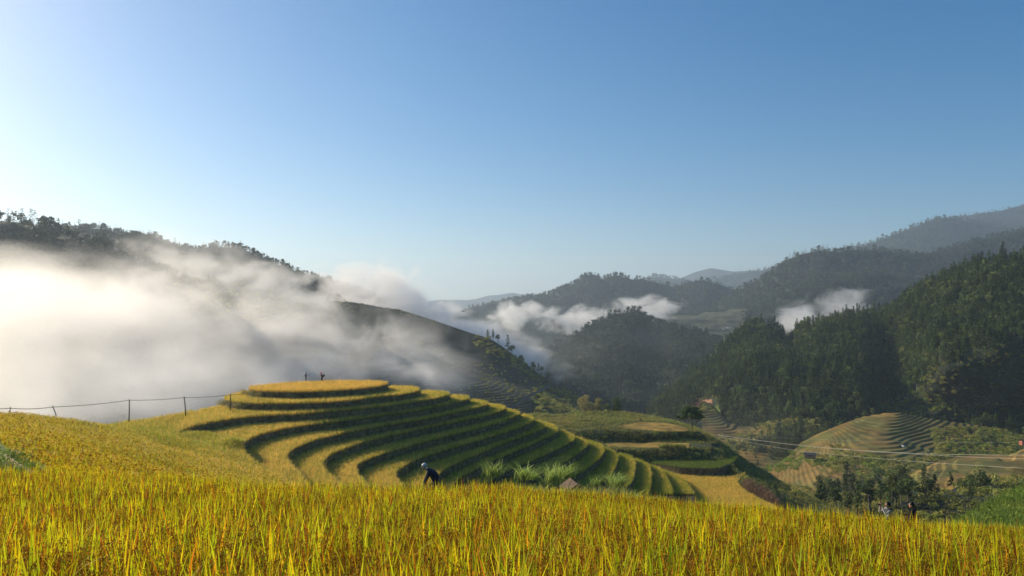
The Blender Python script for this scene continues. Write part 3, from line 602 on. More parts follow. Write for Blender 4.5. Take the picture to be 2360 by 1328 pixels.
# ------------------------------------------------------------------ rice terraces
Z0, ST = -13.0, 1.37
TE = {  # canopy edge of every terrace, left to right, as seen in the photograph
1: [(575, 888), (576, 894), (597, 896), (645, 897.6), (700, 897.4), (747, 895.4), (794, 893), (841, 889.5), (879, 884.5), (896, 879.8), (889, 876.6), (850, 875), (775, 874.7), (728, 876.4), (663, 879), (616, 883.5), (588, 886.3)],
2: [(516, 911), (522, 916.5), (541, 921), (569, 924), (626, 924.3), (700, 923), (756, 921), (813, 916.5), (869, 909.5), (916, 905.2), (945, 900.5), (969, 894.8), (963, 889.5), (944, 887.3), (907, 886.7)],
3: [(414, 999), (412, 993), (415, 989), (424, 983), (447, 975), (475, 969), (513, 962.6), (550, 957), (588, 953), (626, 950.7), (700, 947.5), (756, 943.7), (813, 938.5), (869, 932.6), (926, 926), (956, 921.4), (1003, 914), (1028, 907.5), (1038, 903.5), (1031, 900.3), (1013, 898.4), (985, 897.3)],
4: [(618, 1088), (607, 1077), (596, 1066), (584, 1056), (569, 1041), (560, 1027.5), (559.6, 1018), (566, 1010), (581, 1002), (607, 992.7), (645, 983.3), (700, 974), (756, 968.8), (813, 961.5), (869, 953.5), (926, 945.8), (956, 942), (1013, 931.8), (1050, 922.5), (1073, 916.7), (1083.6, 913.9), (1080, 910), (1066, 908), (1047, 907.3)],
5: [(712, 1110), (700, 1096), (686, 1080), (673, 1067), (662, 1055.8), (660, 1046), (665, 1036.5), (678, 1026.6), (700, 1017.5), (728, 1006), (766, 998.4), (813, 988.5), (869, 978.5), (926, 968.8), (956, 964.5), (1013, 954.4), (1060, 943.5), (1098, 936.5), (1116, 930.8), (1126, 926.7), (1122, 922.4), (1107, 919), (1092, 918)],
6: [(795, 1114), (775, 1098), (756, 1084), (745, 1073), (743, 1060), (749, 1049), (766, 1038.8), (794, 1027.5), (832, 1016), (869, 1006), (926, 993.5), (956, 987), (1013, 975), (1060, 966), (1107, 956.2), (1145, 946.8), (1163, 938.8), (1167, 935.5), (1160, 931.8), (1145, 928.6), (1131, 927.4)],
7: [(856, 1114), (836, 1098), (822, 1086), (817, 1076), (822, 1065), (841, 1054.8), (879, 1041.6), (916, 1030.4), (956, 1019.5), (1007, 1005.5), (1050, 995), (1098, 983.8), (1140, 973), (1175, 961), (1200, 950.8), (1194, 945), (1181, 940.7), (1170, 939)],
8: [(930, 1116), (915, 1100), (908, 1089), (911, 1081), (928, 1070), (956, 1056), (994, 1041.5), (1041, 1028), (1080, 1017), (1126, 1003.5), (1165, 992), (1195, 982), (1217, 973), (1228, 966), (1231.4, 961.2), (1224, 955.5), (1207, 951)],
9: [(1000, 1098), (1013, 1085), (1032, 1072), (1060, 1058.8), (1088, 1047.5), (1118, 1035), (1156, 1019), (1194, 1006), (1232, 992), (1256, 982), (1259, 978), (1252, 972), (1238, 966)],
10: [(1062, 1094), (1088, 1082), (1113, 1068), (1140, 1056), (1166, 1045), (1194, 1032.5), (1232, 1017), (1269, 1000.5), (1285, 992), (1286, 985.6), (1277, 976), (1251, 969.6), (1238, 966)],
11: [(1140, 1096), (1166, 1082), (1194, 1071), (1217, 1062), (1241, 1050.6), (1269, 1037.4), (1303, 1022), (1323, 1010.5), (1325, 1003), (1316, 996), (1298, 988)],
12: [(1195, 1106), (1213, 1098), (1250, 1085), (1279, 1073.5), (1307, 1058), (1335, 1039), (1354, 1024), (1356, 1017), (1351, 1011), (1328, 1002.6)],
13: [(1285, 1112), (1300, 1105), (1322, 1094), (1345, 1080.5), (1368, 1064), (1384, 1050), (1392, 1036), (1392.6, 1028), (1388, 1022.6), (1375, 1017), (1357, 1011)],
14: [(1355, 1122), (1375, 1113.6), (1396, 1103), (1410, 1089.5), (1417, 1074.5), (1423.6, 1057), (1423, 1044.5), (1418, 1038.3), (1405, 1032), (1395, 1028)],
15: [(1405, 1155), (1425, 1135), (1443, 1120), (1454, 1108), (1461, 1092.5), (1464, 1071.5), (1463, 1055.5), (1457, 1049), (1443, 1044.3), (1428, 1041)],
16: [(1482, 1178), (1490, 1150), (1497, 1127), (1500, 1107.6), (1501, 1088), (1497, 1072), (1490, 1065.4), (1478, 1058), (1466, 1053)],
17: [(1556, 1180), (1553, 1150), (1550, 1128.7), (1544, 1112), (1537, 1098.6), (1530, 1086.5), (1522, 1079), (1510, 1072), (1490, 1065)],
18: [(1614, 1185), (1606, 1155), (1602, 1139), (1593, 1122.6), (1581, 1107.6), (1571, 1099), (1556, 1089), (1530, 1080), (1510, 1073)],
}
def zk(k): return Z0 - ST * (k - 1)
NT = 18
def smooth_line(p, per=1.0):
    p = np.array(p, float); 
    t = np.r_[0, np.cumsum(np.linalg.norm(np.diff(p, axis=0), axis=1))]
    n = max(8, int(t[-1] / per)); u = np.linspace(0, t[-1], n)
    q = np.stack([np.interp(u, t, p[:, i]) for i in range(2)], 1)
    for _ in range(3):
        w = max(1, int(1.2 / per)); k = np.ones(2 * w + 1) / (2 * w + 1)
        qp = np.pad(q, ((w, w), (0, 0)), 'edge'); q2 = np.stack([np.convolve(qp[:, i], k, 'valid') for i in range(2)], 1)
        q2[0] = q[0]; q2[-1] = q[-1]; q = q2
    return q
EDGE = {}; POLY = {}
for k, p in TE.items():
    z = zk(k); pl = [atz(x, y, z)[:2] for x, y in p]
    pl = smooth_line(pl, .5); EDGE[k] = pl
    if k == 1: POLY[k] = pl; continue
    clo = [(880, 148), (700, 147), (585, 139)] if k > 2 else [(880, 147), (700, 147), (560, 141)]
    if k >= 8: clo = [(1160, 154), (1080, 152), (960, 149)] + clo
    elif k >= 4: clo = [(960, 149)] + clo
    if k >= 12: clo = [(1290, 160), (1230, 157)] + clo
    if k >= 15: clo = [(1400, 166), (1340, 163)] + clo
    q = [np.array([(x - CX) / FPX * D, D]) for x, D in clo]
    if k == 2: q += [atz(541, 905, z)[:2], atz(520, 909, z)[:2]]
    if k >= 3:
        q += [np.array([(x - CX) / FPX * D, D]) for x, D in ((510, 131), (470, 126), (440, 121), (420, 112))]
        if k == 3: q += [np.array([(407 - CX) / FPX * 104, 104])]
    if k >= 4: q += [np.array([(x - CX) / FPX * D, D]) for x, D in ((400, 98), (400, 84), (560, 66))]
    if k >= 9: q += [np.array([(x - CX) / FPX * D, D]) for x, D in ((850, 75),)]
    if k >= 12: q += [np.array([(x - CX) / FPX * D, D]) for x, D in ((1050, 95),)]
    if k >= 14: q += [np.array([(x - CX) / FPX * D, D]) for x, D in ((1250, 115),)]
    POLY[k] = np.concatenate([pl, np.array(q)])
UP = .62   # rice height over its soil
def tri_poly(poly, z):
    from mathutils.geometry import tessellate_polygon
    V = [(float(x), float(y), z) for x, y in poly]
    F = [tuple(t) for t in tessellate_polygon([[Vector(v) for v in V]])]
    return V, F
hillroot = link('terraced_hill', None); tag(hillroot, None, None, None, 'structure')
def ribbon(mb, line, ztop, zbot, out, m=0, wob=.12, nr=5):
    """earth bank below an edge: line is (n,2); outward side is to the right of the direction of travel"""
    L = np.asarray(line); n = len(L)
    t = np.gradient(L, axis=0); t /= np.linalg.norm(t, axis=1)[:, None] + 1e-9
    nrm = np.stack([t[:, 1], -t[:, 0]], 1)
    ztop = np.broadcast_to(ztop, (n,)); zbot = np.broadcast_to(zbot, (n,))
    V = []
    for j in range(nr):
        f = j / (nr - 1); w = (fbm(L[:, 0] * .8 + j * 5.1, L[:, 1] * .8, 3, 3)) * wob
        o = out * (f ** 1.3) + w + .05
        P = L + nrm * np.asarray(o)[:, None]
        V.append(np.stack([P[:, 0], P[:, 1], ztop + (zbot - ztop) * f], 1))
    V = np.concatenate(V)
    mb.add(V, [tuple(q) for q in grid_faces(n, nr).tolist()], (1, 1, 1), m)
for k in range(1, NT + 1):
    mb = MB(); V, F = tri_poly(POLY[k], zk(k) - UP)
    mb.add(V, F, m=0)
    if k != 4:
        pass
    ribbon(mb, EDGE[k], zk(k) - UP, zk(k + 1) - UP - .25, .35, 1)
    o = link('terrace', mb.mesh('terrace', True), [M['soil'], M['earth']], hillroot)
# field below the last terraces
TF = [(1500, 1065), (1530, 1074), (1560, 1080.5), (1590, 1087.5), (1613, 1091.8), (1650, 1095.5), (1681, 1094.8), (1706, 1092), (1715, 1086), (1718, 1080), (1716, 1090), (1704, 1100), (1700, 1108), (1706, 1119), (1726, 1133), (1748, 1145), (1765, 1153), (1790, 1165), (1780, 1200), (1600, 1180), (1440, 1160), (1430, 1100)]
zf = zk(19) - .1
PF = np.array([atz(x, y, zf)[:2] for x, y in TF])
V, F = tri_poly(PF, zf - UP); mb = MB(); mb.add(V, F)
re_ = smooth_line(np.array([atz(x, y, zf)[:2] for x, y in [(1718, 1084), (1704, 1100), (1700, 1108), (1706, 1119), (1726, 1133), (1748, 1145), (1765, 1153), (1790, 1165)]])[::-1], .5)
ribbon(mb, re_, zf - UP, zf - 4, 1.2, 1)
link('lower_field', mb.mesh('lower_field'), [M['soil'], M['earth']], hillroot)

# left sloping field as a height surface through control points (canopy height)
LC = [(-250, 938, 64), (-100, 944, 67), (0, 950, 70), (60, 953, 72), (120, 959, 75), (180, 967, 79), (215, 974, 84), (250, 977, 93), (300, 968, 103), (340, 964, 108), (380, 958, 113), (425, 950, 119), (450, 944, 123),
      (0, 1000, 46), (100, 1010, 50), (200, 1015, 58), (300, 1010, 74), (380, 1000, 92), (415, 1003, 98), (400, 1030, 83), (500, 1040, 86), (540, 1010, 98), (470, 1015, 98), (-250, 1010, 44),
      (-250, 1085, 26), (0, 1085, 27), (100, 1085, 29), (200, 1085, 34), (300, 1085, 42), (400, 1085, 55), (500, 1082, 70), (590, 1074, 82), (560, 1027.5, 96.5), (596, 1066, 87), (566, 1010, 103),
      (-250, 1130, 18), (0, 1150, 17), (200, 1150, 20), (400, 1150, 30), (600, 1130, 45), (700, 1120, 70)]
CP = np.array([at(*c) for c in LC])
def rbf_fit(P):
    n = len(P); d = np.linalg.norm(P[:, None, :2] - P[None, :, :2], axis=2)
    A = np.zeros((n + 3, n + 3)); A[:n, :n] = d ** 1.5 * 1.0 + np.eye(n) * .5
    A[:n, n] = 1; A[:n, n + 1:] = P[:, :2]; A[n, :n] = 1; A[n + 1:, :n] = P[:, :2].T
    w = np.linalg.solve(A, np.r_[P[:, 2], 0, 0, 0])
    return P[:, :2].copy(), w
RC, RW = rbf_fit(CP)
def lfz(x, y):
    x = np.asarray(x, float); y = np.asarray(y, float); n = len(RC)
    z = RW[n] + RW[n + 1] * x + RW[n + 2] * y
    for i in range(n): z = z + RW[i] * (np.hypot(x - RC[i, 0], y - RC[i, 1]) ** 1.5)
    return z
def P2(px, D): return ((px - CX) / FPX * D, D)
LF = [P2(-420, 26), P2(-420, 70), P2(-250, 66), P2(0, 71), P2(120, 76), P2(180, 80), P2(215, 86), P2(250, 94), P2(300, 104), P2(380, 114), P2(450, 124), P2(425, 112), P2(412, 100), P2(430, 104), P2(480, 107), P2(560, 105), P2(562, 98), P2(574, 93), P2(590, 87), P2(650, 78), P2(700, 60), P2(650, 30), P2(400, 21.5), P2(-420, 21.5)]
gx = np.arange(-62, -8, .6); gy = np.arange(20, 126, .6)
X, Y = np.meshgrid(gx, gy); Zc = lfz(X, Y)
ins = inpoly(X, Y, LF); idx = -np.ones(X.shape, int)
fc = ins[:-1, :-1] | ins[1:, :-1] | ins[:-1, 1:] | ins[1:, 1:]
nx = len(gx); F = grid_faces(nx, len(gy)).reshape(len(gy) - 1, nx - 1, 4)[fc]
used = np.unique(F); rm = -np.ones(X.size, int); rm[used] = np.arange(len(used))
V = np.stack([X, Y, Zc - UP], -1).reshape(-1, 3)[used]
link('sloping_field', mesh_np('sloping_field', V, rm[F]), [M['soil']], hillroot)
# ridge drop behind the left field
rl = np.array([P2(-420, 71), P2(-250, 66), P2(0, 71), P2(120, 76), P2(180, 80), P2(215, 86), P2(250, 94), P2(300, 104), P2(380, 114), P2(450, 124), P2(510, 132), P2(560, 141), P2(700, 147.5), P2(880, 148.5), P2(960, 150), P2(1080, 153), P2(1160, 155), P2(1230, 158), P2(1290, 161), P2(1340, 164), P2(1400, 167), P2(1500, 175), P2(1600, 180)])
zz = np.array([lfz(*p) if p[1] < 125 else (zk(1) - .27 if 145 < p[1] < 149.5 else (zk(1) - 2.4 if p[1] > 133 else -0.0)) for p in rl]); 
for i, p in enumerate(rl):
    if p[1] >= 149.5: zz[i] = np.interp(p[1], [150, 154, 158, 161, 164, 167, 175, 180], [zk(3), zk(6), zk(9), zk(11), zk(13), zk(15), zk(18), zk(19)]) - 1.5
    if 125 < p[1] < 133: zz[i] = zk(3)
V = []
for q, dz in ((0, -UP - .1), (4, -6), (14, -24), (40, -70)):
    V.append(np.stack([rl[:, 0] * (1 + q * .002), rl[:, 1] + q, zz + dz], 1))
link('back_slope', mesh_np('back_slope', np.concatenate(V), grid_faces(len(rl), 4)), [M['scrub']], hillroot)

# knoll with the lone pine
GK = hill('grassy_knoll', [[(1120, 975, 220), (1180, 960, 218), (1235, 953, 222), (1290, 957, 226), (1330, 953, 232), (1370, 948, 235), (1400, 947, 236), (1450, 950, 237), (1500, 957, 235), (1550, 969, 229), (1590, 982, 222), (1612, 990, 216), (1640, 1004, 210), (1665, 1024, 206), (1690, 1042, 203), (1720, 1062, 200), (1760, 1082, 196), (1800, 1108, 190), (1850, 1135, 184), (1900, 1162, 178), (2000, 1210, 170)],
     [(1120, 985, 208), (1180, 972, 207), (1235, 966, 210), (1290, 971, 212), (1330, 967, 217), (1400, 966, 221), (1450, 967, 223), (1500, 969, 221), (1550, 975, 217), (1590, 987, 212), (1612, 995, 209), (1640, 1012, 204), (1665, 1034, 200), (1690, 1055, 196), (1760, 1098, 188), (1850, 1150, 176), (2000, 1230, 162)],
     [(1120, 1000, 200), (1235, 990, 200), (1330, 992, 203), (1400, 990, 205), (1450, 992, 204), (1500, 995, 203), (1550, 997, 202), (1590, 997, 202), (1612, 1000, 203), (1640, 1018, 200), (1665, 1042, 196), (1690, 1066, 192), (1760, 1110, 182), (1850, 1165, 170), (2000, 1250, 156)],
     [(1120, 1020, 190), (1235, 1015, 191), (1330, 1018, 197), (1400, 1018, 200.5), (1500, 1019, 200.5), (1590, 1019, 200.5), (1640, 1022, 200), (1665, 1048, 194), (1690, 1075, 188), (1760, 1118, 178), (1850, 1180, 166), (2000, 1270, 150)],
     [(1120, 1035, 182), (1235, 1030, 183), (1330, 1033, 188), (1400, 1034, 190), (1500, 1035, 190), (1590, 1035, 190.5), (1640, 1034, 194), (1665, 1055, 190), (1690, 1082, 184), (1760, 1128, 173), (1850, 1195, 160), (2000, 1290, 145)],
     [(1120, 1070, 177), (1235, 1066, 181), (1400, 1064, 186.5), (1500, 1064, 187), (1590, 1064, 187), (1650, 1062, 188), (1680, 1068, 184), (1710, 1100, 177), (1760, 1140, 168), (1850, 1215, 154), (2000, 1310, 140)],
     [(1120, 1110, 174), (1400, 1102, 180), (1500, 1098, 182), (1590, 1098, 182), (1670, 1098, 181), (1700, 1102, 177), (1722, 1125, 168), (1760, 1165, 158), (1850, 1260, 140), (2000, 1340, 130)],
     [(1120, 1350, 120), (1500, 1350, 120), (2000, 1500, 110)]], 260, 130, M['scrub'], amp=.9, fs=.07, ridge=.4, back=(50, 30), seed=33)
# small green shelf at the foot of the knoll
zs = -36.05
sh = [(1500, 1064.5), (1521, 1067.7), (1575, 1075), (1636, 1076.7), (1663, 1073.7), (1673, 1069), (1690, 1062), (1700, 1050), (1650, 1050), (1590, 1052), (1520, 1055)]
shp = np.array([atz(x, y, zs)[:2] for x, y in sh]); V, F = tri_poly(shp, zs - .45); mb = MB(); mb.add(V, F)
el = smooth_line(shp[:7], .5); ribbon(mb, el, zs - .45, zs - 2.6, .4, 1)
link('knoll_shelf', mb.mesh('knoll_shelf'), [M['soil'], M['earth']], hillroot)
tanp = [(1418, 984), (1440, 978), (1475, 973.5), (1520, 974), (1552, 978), (1575, 984), (1590, 990), (1580, 995), (1540, 996), (1490, 992), (1450, 989)]
ledge = [(1400, 1019), (1520, 1021), (1655, 1021), (1668, 1040), (1600, 1036), (1500, 1034), (1400, 1031)]
in_tan = lambda x, y: inpoly(x, y, tanp)
def tan_patch():
    """dry stubble patch: sheet laid on the knoll"""
    V = GK.reshape(-1, 3); F = grid_faces(GK.shape[1], GK.shape[0])
    c = V[F].mean(1); x, y = proj(c); k = inpoly(x, y, tanp) | inpoly(x, y, [(1400, 1019), (1520, 1021), (1590, 1022), (1590, 1033), (1500, 1033), (1400, 1030)]) | inpoly(x, y, [(1235, 966), (1290, 961), (1330, 958), (1322, 975), (1300, 984), (1270, 982), (1245, 972)])
    F = F[k & (c[:, 1] > 170)]; u = np.unique(F); rm = -np.ones(len(V), int); rm[u] = np.arange(len(u))
    W = V[u].copy(); W[:, 2] += .06
    o = link('stubble_patch', mesh_np('stubble_patch', W, rm[F]), [M['tan']], hillroot)
tan_patch()
#PART3
# ------------------------------------------------------------------ crops
def tufts(name, poly, excl, zfun, step, smin, smax, coll, label, jit=.45, extra=None):
    poly = np.asarray(poly); x0, y0 = poly.min(0); x1, y1 = poly.max(0)
    X, Y = np.meshgrid(np.arange(x0, x1, step), np.arange(y0, y1, step)); X = X.ravel(); Y = Y.ravel()
    X = X + rng.uniform(-jit, jit, len(X)) * step; Y = Y + rng.uniform(-jit, jit, len(Y)) * step
    k = inpoly(X, Y, poly)
    for e in excl: k &= ~inpoly(X, Y, e)
    if extra is not None: k &= extra(X, Y)
    X = X[k]; Y = Y[k]; Z = zfun(X, Y)
    return np.stack([X, Y, Z], 1)
allP = []
for k in range(1, NT + 1):
    ex = [POLY[k - 1]] if k > 1 else []
    if k == 4: ex.append(LF)
    z = zk(k)
    def vis(X, Y, z=z):
        px, py = proj(np.stack([X, Y, np.full(len(X), z)], 1)); return (py < 1135) & (px > 380)
    allP.append(tufts('', POLY[k], ex, lambda X, Y, z=z: np.full(len(X), z - UP), .27, 1, 1, None, '', extra=vis))
PT = np.concatenate(allP)
# keep plants off the foot of the bank above
def off_foot(P):
    keep = np.ones(len(P), bool)
    return keep
pxt = proj(PT)[0]; kind = np.where(PT[:, 2] > zk(1) - UP - .01, 2, np.where(rng.random(len(PT)) < np.interp(pxt, [850, 1150, 1400], [.12, .6, .85]) * (0.6 + .8 * vnoise(PT[:, 0] * .2, PT[:, 1] * .2, 6)), 1, 0))
for kd, cl, nm, lb in ((0, TUFT, 'terrace_rice', 'ripe golden rice standing on the terraces of the hill'), (1, TUFTG, 'greener_terrace_rice', 'greener rice on the lower right terraces of the hill'), (2, TUFTO, 'top_terrace_rice', 'orange ripe rice on the round top terrace')):
    Q = PT[kind == kd]; n = len(Q); scatter(nm, Q, rng.uniform(0, 6.28, n), rng.uniform(.68, 1.18, n), cl, lb)
PFp = tufts('', PF, [POLY[18]], lambda X, Y: np.full(len(X), zf - UP), .27, 1, 1, None, '', extra=lambda X, Y: proj(np.stack([X, Y, np.full(len(X), zf)], 1))[1] < 1175)
n = len(PFp); scatter('lower_field_rice', PFp, rng.uniform(0, 6.28, n), rng.uniform(.75, 1.1, n), TUFT, 'golden rice on the lowest field beside the knoll')
# left sloping field: density falls with distance
pathpoly = [P2(-420, 24), P2(-420, 40), P2(-100, 42), P2(0, 44.5), P2(40, 41), P2(76, 35.5), P2(108, 31), P2(130, 27), P2(130, 23)]
notch = [P2(168, 78.5), P2(200, 79.5), P2(222, 80), P2(234, 80), P2(228, 76.5), P2(200, 77)]
PL = tufts('', LF, [pathpoly, notch], lambda X, Y: lfz(X, Y) - UP, .24, 1, 1, None, '', extra=lambda X, Y: (X > -62) & (proj(np.stack([X, Y, lfz(X, Y)], 1))[1] < 1130) & (Y > 23))
dn = rng.random(len(PL)) < np.interp(PL[:, 1], [25, 110], [1.0, .85]); PL = PL[dn]
nr_ = PL[:, 1] < rng.uniform(34, 100, len(PL))
n = nr_.sum(); scatter('sloping_field_rice_near', PL[nr_], rng.uniform(0, 6.28, n), rng.uniform(.72, 1.0, n), RICEM, 'golden ripe rice on the near part of the left slope')
Q = PL[~nr_]; g_ = rng.random(len(Q)) < .75 * np.clip(vnoise(Q[:, 0] * .07 + 3, Q[:, 1] * .07, 4) * 1.6 - .35, 0, 1)
n = (~g_).sum(); scatter('sloping_field_rice_far', Q[~g_], rng.uniform(0, 6.28, n), rng.uniform(.72, 1.05, n), TUFT, 'golden ripe rice on the far part of the left slope')
n = g_.sum(); scatter('sloping_field_rice_green', Q[g_], rng.uniform(0, 6.28, n), rng.uniform(.72, 1.05, n), TUFTG, 'greener patches of rice on the left slope')
# foreground rice
X, Y = np.meshgrid(np.arange(-22, 22, .215), np.arange(.9, 22.2, .215)); X = X.ravel() + rng.uniform(-.07, .07, X.size); Y = Y.ravel() + rng.uniform(-.07, .07, Y.size)
k = (Y < crestD(X)) & (np.abs(X) < Y * .78 + 2.2); X = X[k]; Y = Y[k]
P = np.stack([X, Y, ncan(X, Y) - .80], 1); n = len(P)
hs = .90 + .22 * fbm(X * 1.1, Y * 1.1, 3, 4) + rng.uniform(-.15, .15, n)
nz = rng.random(n) < .05; hs[nz] *= .6
scatter('foreground_rice', P, rng.uniform(0, 6.28, n), hs, RICE, 'tall ripe rice with green yellow and orange leaves in the foreground', tilt=rng.normal(0, .07, (n, 2)))
# low greener rice on the knoll shelf and weeds on the banks
gp = tufts('', shp, [], lambda X, Y: np.full(len(X), zs - .45), .3, 1, 1, None, '')
n = len(gp); scatter('shelf_rice', gp, rng.uniform(0, 6.28, n), rng.uniform(.6, .8, n), lib([libobj('young_rice', weed_mesh(60 + i, .75, 9, .04, .1), [M['brightweed']]) for i in range(3)], 'young_rice'), 'bright green young rice on the shelf below the knoll')
# bank weeds along terrace edges
bp_ = []
for kk in range(1, NT + 1):
    L = EDGE[kk]; t = np.gradient(L, axis=0); t /= np.linalg.norm(t, axis=1)[:, None] + 1e-9; nr2 = np.stack([t[:, 1], -t[:, 0]], 1)
    for rep in range(3):
        m_ = rng.random(len(L)) < .75; f = rng.random(m_.sum())
        Q = L[m_] + nr2[m_] * (.12 + f * .35)[:, None] + rng.normal(0, .08, (m_.sum(), 2))
        bp_.append(np.c_[Q, zk(kk) - UP - .05 - f * (ST - .15)])
BP = np.concatenate(bp_); n = len(BP)
BW = lib([libobj('bank_weed', weed_mesh(70 + i, .34, 10, .05, .12), [M['weed']]) for i in range(4)], 'bank_weeds')
scatter('bank_weeds', BP, rng.uniform(0, 6.28, n), rng.uniform(.6, 1.2, n), BW, 'dark weeds growing on the earth banks of the terraces')
# knoll vegetation
kn = lambda x, y, Q: (~in_tan(x, y)) & (~inpoly(x, y, [(1400, 1019), (1520, 1021), (1655, 1022), (1655, 1033), (1500, 1033), (1400, 1030)])) & (y < 1250)
forest('knoll_weeds', GK, 26000, .8, 1.9, WEED, 'low green and brown weeds covering the knoll', kn)
forest('knoll_shrubs', GK, 1500, .4, 1.1, BUSH, 'small shrubs on the banks of the knoll', lambda x, y, Q: kn(x, y, Q) & ((y > 1000) | (vnoise(Q[:, 0] * .2, Q[:, 1] * .2, 8) > .6)))
DRY = lib([libobj('dry_stubble', weed_mesh(80 + i, .3, 8, .03, .15), [M['deadcorn']]) for i in range(3)], 'dry_stubble')
forest('stubble', GK, 3500, .6, 1.1, DRY, 'dry rice stubble on the flat top of the knoll', lambda x, y, Q: in_tan(x, y) | inpoly(x, y, [(1400, 1019), (1520, 1021), (1520, 1033), (1400, 1030)]))
# hillside weeds just behind the crest
Q = []
for i in range(9000):
    x = random.uniform(-8, 30); D = random.uniform(40, 100); Q.append((x, D, 0))
Q = np.array(Q); Q[:, 2] = hz(Q[:, 0], Q[:, 1])
n = len(Q); scatter('hillside_weeds', Q, rng.uniform(0, 6.28, n), rng.uniform(.8, 1.6, n), WEED, 'weeds on the shaded slope behind the rice field')
# path area at the left
X = rng.uniform(-36, -14, 11000); Y = rng.uniform(23, 46, 11000); k = inpoly(X, Y, pathpoly)
def dirtline(X, Y):  # the trodden strip
    a = np.array(P2(20, 38)); b = np.array(P2(104, 25.5)); d = (b - a) / np.linalg.norm(b - a)
    return np.abs((X - a[0]) * d[1] - (Y - a[1]) * d[0])
k &= dirtline(X, Y) > .42; X = X[k]; Y = Y[k]; n = len(X)
gx2 = np.arange(-34, -13, .5); gy2 = np.arange(22.5, 46, .5); X2, Y2 = np.meshgrid(gx2, gy2); in2 = inpoly(X2, Y2, pathpoly)
f2 = in2[:-1, :-1] | in2[1:, :-1] | in2[:-1, 1:] | in2[1:, 1:]; F2 = grid_faces(len(gx2), len(gy2)).reshape(len(gy2) - 1, len(gx2) - 1, 4)[f2]; u2 = np.unique(F2); r2 = -np.ones(X2.size, int); r2[u2] = np.arange(len(u2))
V2 = np.stack([X2, Y2, lfz(X2, Y2) - .22 + .1 * fbm(X2, Y2, 3, 5)], -1).reshape(-1, 3)[u2]
tag(link('path_bank', mesh_np('path_bank', V2, r2[F2]), [M['path_green']]), None, None, None, 'structure')
scatter('path_side_grass', np.stack([X, Y, lfz(X, Y) - .26], 1), rng.uniform(0, 6.28, n), rng.uniform(.45, 1.0, n), BWEED, 'green grass beside the dirt path at the left')
a_ = P2(10, 39); b_ = P2(112, 24.5); V = []; T = np.linspace(0, 1, 24)
for sgn in (-1, 0, 1):
    x = a_[0] + (b_[0] - a_[0]) * T + sgn * .40 * .8; y = a_[1] + (b_[1] - a_[1]) * T + sgn * .40 * .5
    V.append(np.stack([x, y, lfz(x, y) - .10 + (0 if sgn else .03)], 1))
tag(link('dirt_path', mesh_np('dirt_path', np.concatenate(V), grid_faces(24, 3)), [M['path']]), None, None, None, 'structure')
# weeds added as a stand-in for the shaded bank ending the left mound
Q = []
for i in range(90):
    t = random.random(); px = 168 + 62 * t; D = 78.5 + random.uniform(-.5, .5) + (2 if t > .9 else 0); x, y = P2(px, D); Q.append((x, y, float(lfz(x, y)) - UP))
scatter('bank_stand_in', np.array(Q), rng.uniform(0, 6.28, 90), rng.uniform(.28, .5, 90), BUSH, 'added weeds standing in for the shaded bank at the end of the left mound')
# cart road on the misty spur
def on_grid(G, px, py):
    x, y = proj(G.reshape(-1, 3)); ok = np.abs(G.reshape(-1, 3)[:, 1]) > 0
    i = np.argmin((x - px) ** 2 + (y - py) ** 2); return G.reshape(-1, 3)[i]
rp = [on_grid(G9, *q) for q in [(1272, 877), (1281, 882), (1272, 891), (1255, 900), (1238, 909), (1222, 917), (1206, 927), (1190, 939), (1178, 950)]]
rp = np.array(rp); tt = np.linspace(0, len(rp) - 1, 60); rr = np.stack([np.interp(tt, range(len(rp)), rp[:, i]) for i in range(3)], 1)
V = np.concatenate([rr + np.array((0, -1.2, .9)), rr + np.array((0, .6, 2.3))]); tag(link('hill_road', mesh_np('hill_road', V, grid_faces(60, 2)), [M['road']]), None, None, None, 'structure')
#PART4
# ------------------------------------------------------------------ trees one can tell apart
def rnd(a, b): return random.uniform(a, b)
def copy_tree(root, loc, rz=0, s=1.0, label=None, group=None):
    c = root.copy(); COL.objects.link(c); c.location = loc; c.rotation_euler = (0, 0, rz); c.scale = (s, s, s) if not hasattr(s, '__len__') else s
    if label: c['label'] = label
    if group: c['group'] = group
    for ch in list(root.children):
        d = ch.copy(); COL.objects.link(d); d.parent = c
    return c
def make_tree(name, cm, tm, leaf, bark, loc, label, group=None, rz=0, s=1.0):
    r = link(name, None, loc=loc); r.rotation_euler = (0, 0, rz); r.scale = (s, s, s); tag(r, label, 'tree', group)
    link('crown', cm, [leaf] if len(cm.materials) == 0 else [], r); link('trunk', tm, [bark] if len(tm.materials) == 0 else [], r)
    return r
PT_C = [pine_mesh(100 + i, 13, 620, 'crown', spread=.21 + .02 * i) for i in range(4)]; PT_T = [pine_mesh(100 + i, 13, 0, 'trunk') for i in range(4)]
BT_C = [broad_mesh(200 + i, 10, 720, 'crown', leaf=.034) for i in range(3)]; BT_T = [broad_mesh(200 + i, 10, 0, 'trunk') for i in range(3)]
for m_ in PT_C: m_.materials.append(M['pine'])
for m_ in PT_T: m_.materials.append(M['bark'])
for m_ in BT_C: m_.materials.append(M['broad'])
for m_ in BT_T: m_.materials.append(M['palebark'])
protos = {}
def tree(kind, v, loc, label, group, rz, s):
    key = (kind, v)
    name, cat = ('pine_tree', 'pine') if kind == 'p' else ('broadleaf_tree', 'tree')
    if key not in protos:
        protos[key] = make_tree(name, (PT_C if kind == 'p' else BT_C)[v], (PT_T if kind == 'p' else BT_T)[v], None, None, loc, label, group, rz, s)
        return protos[key]
    return copy_tree(protos[key], loc, rz, s, label, group)
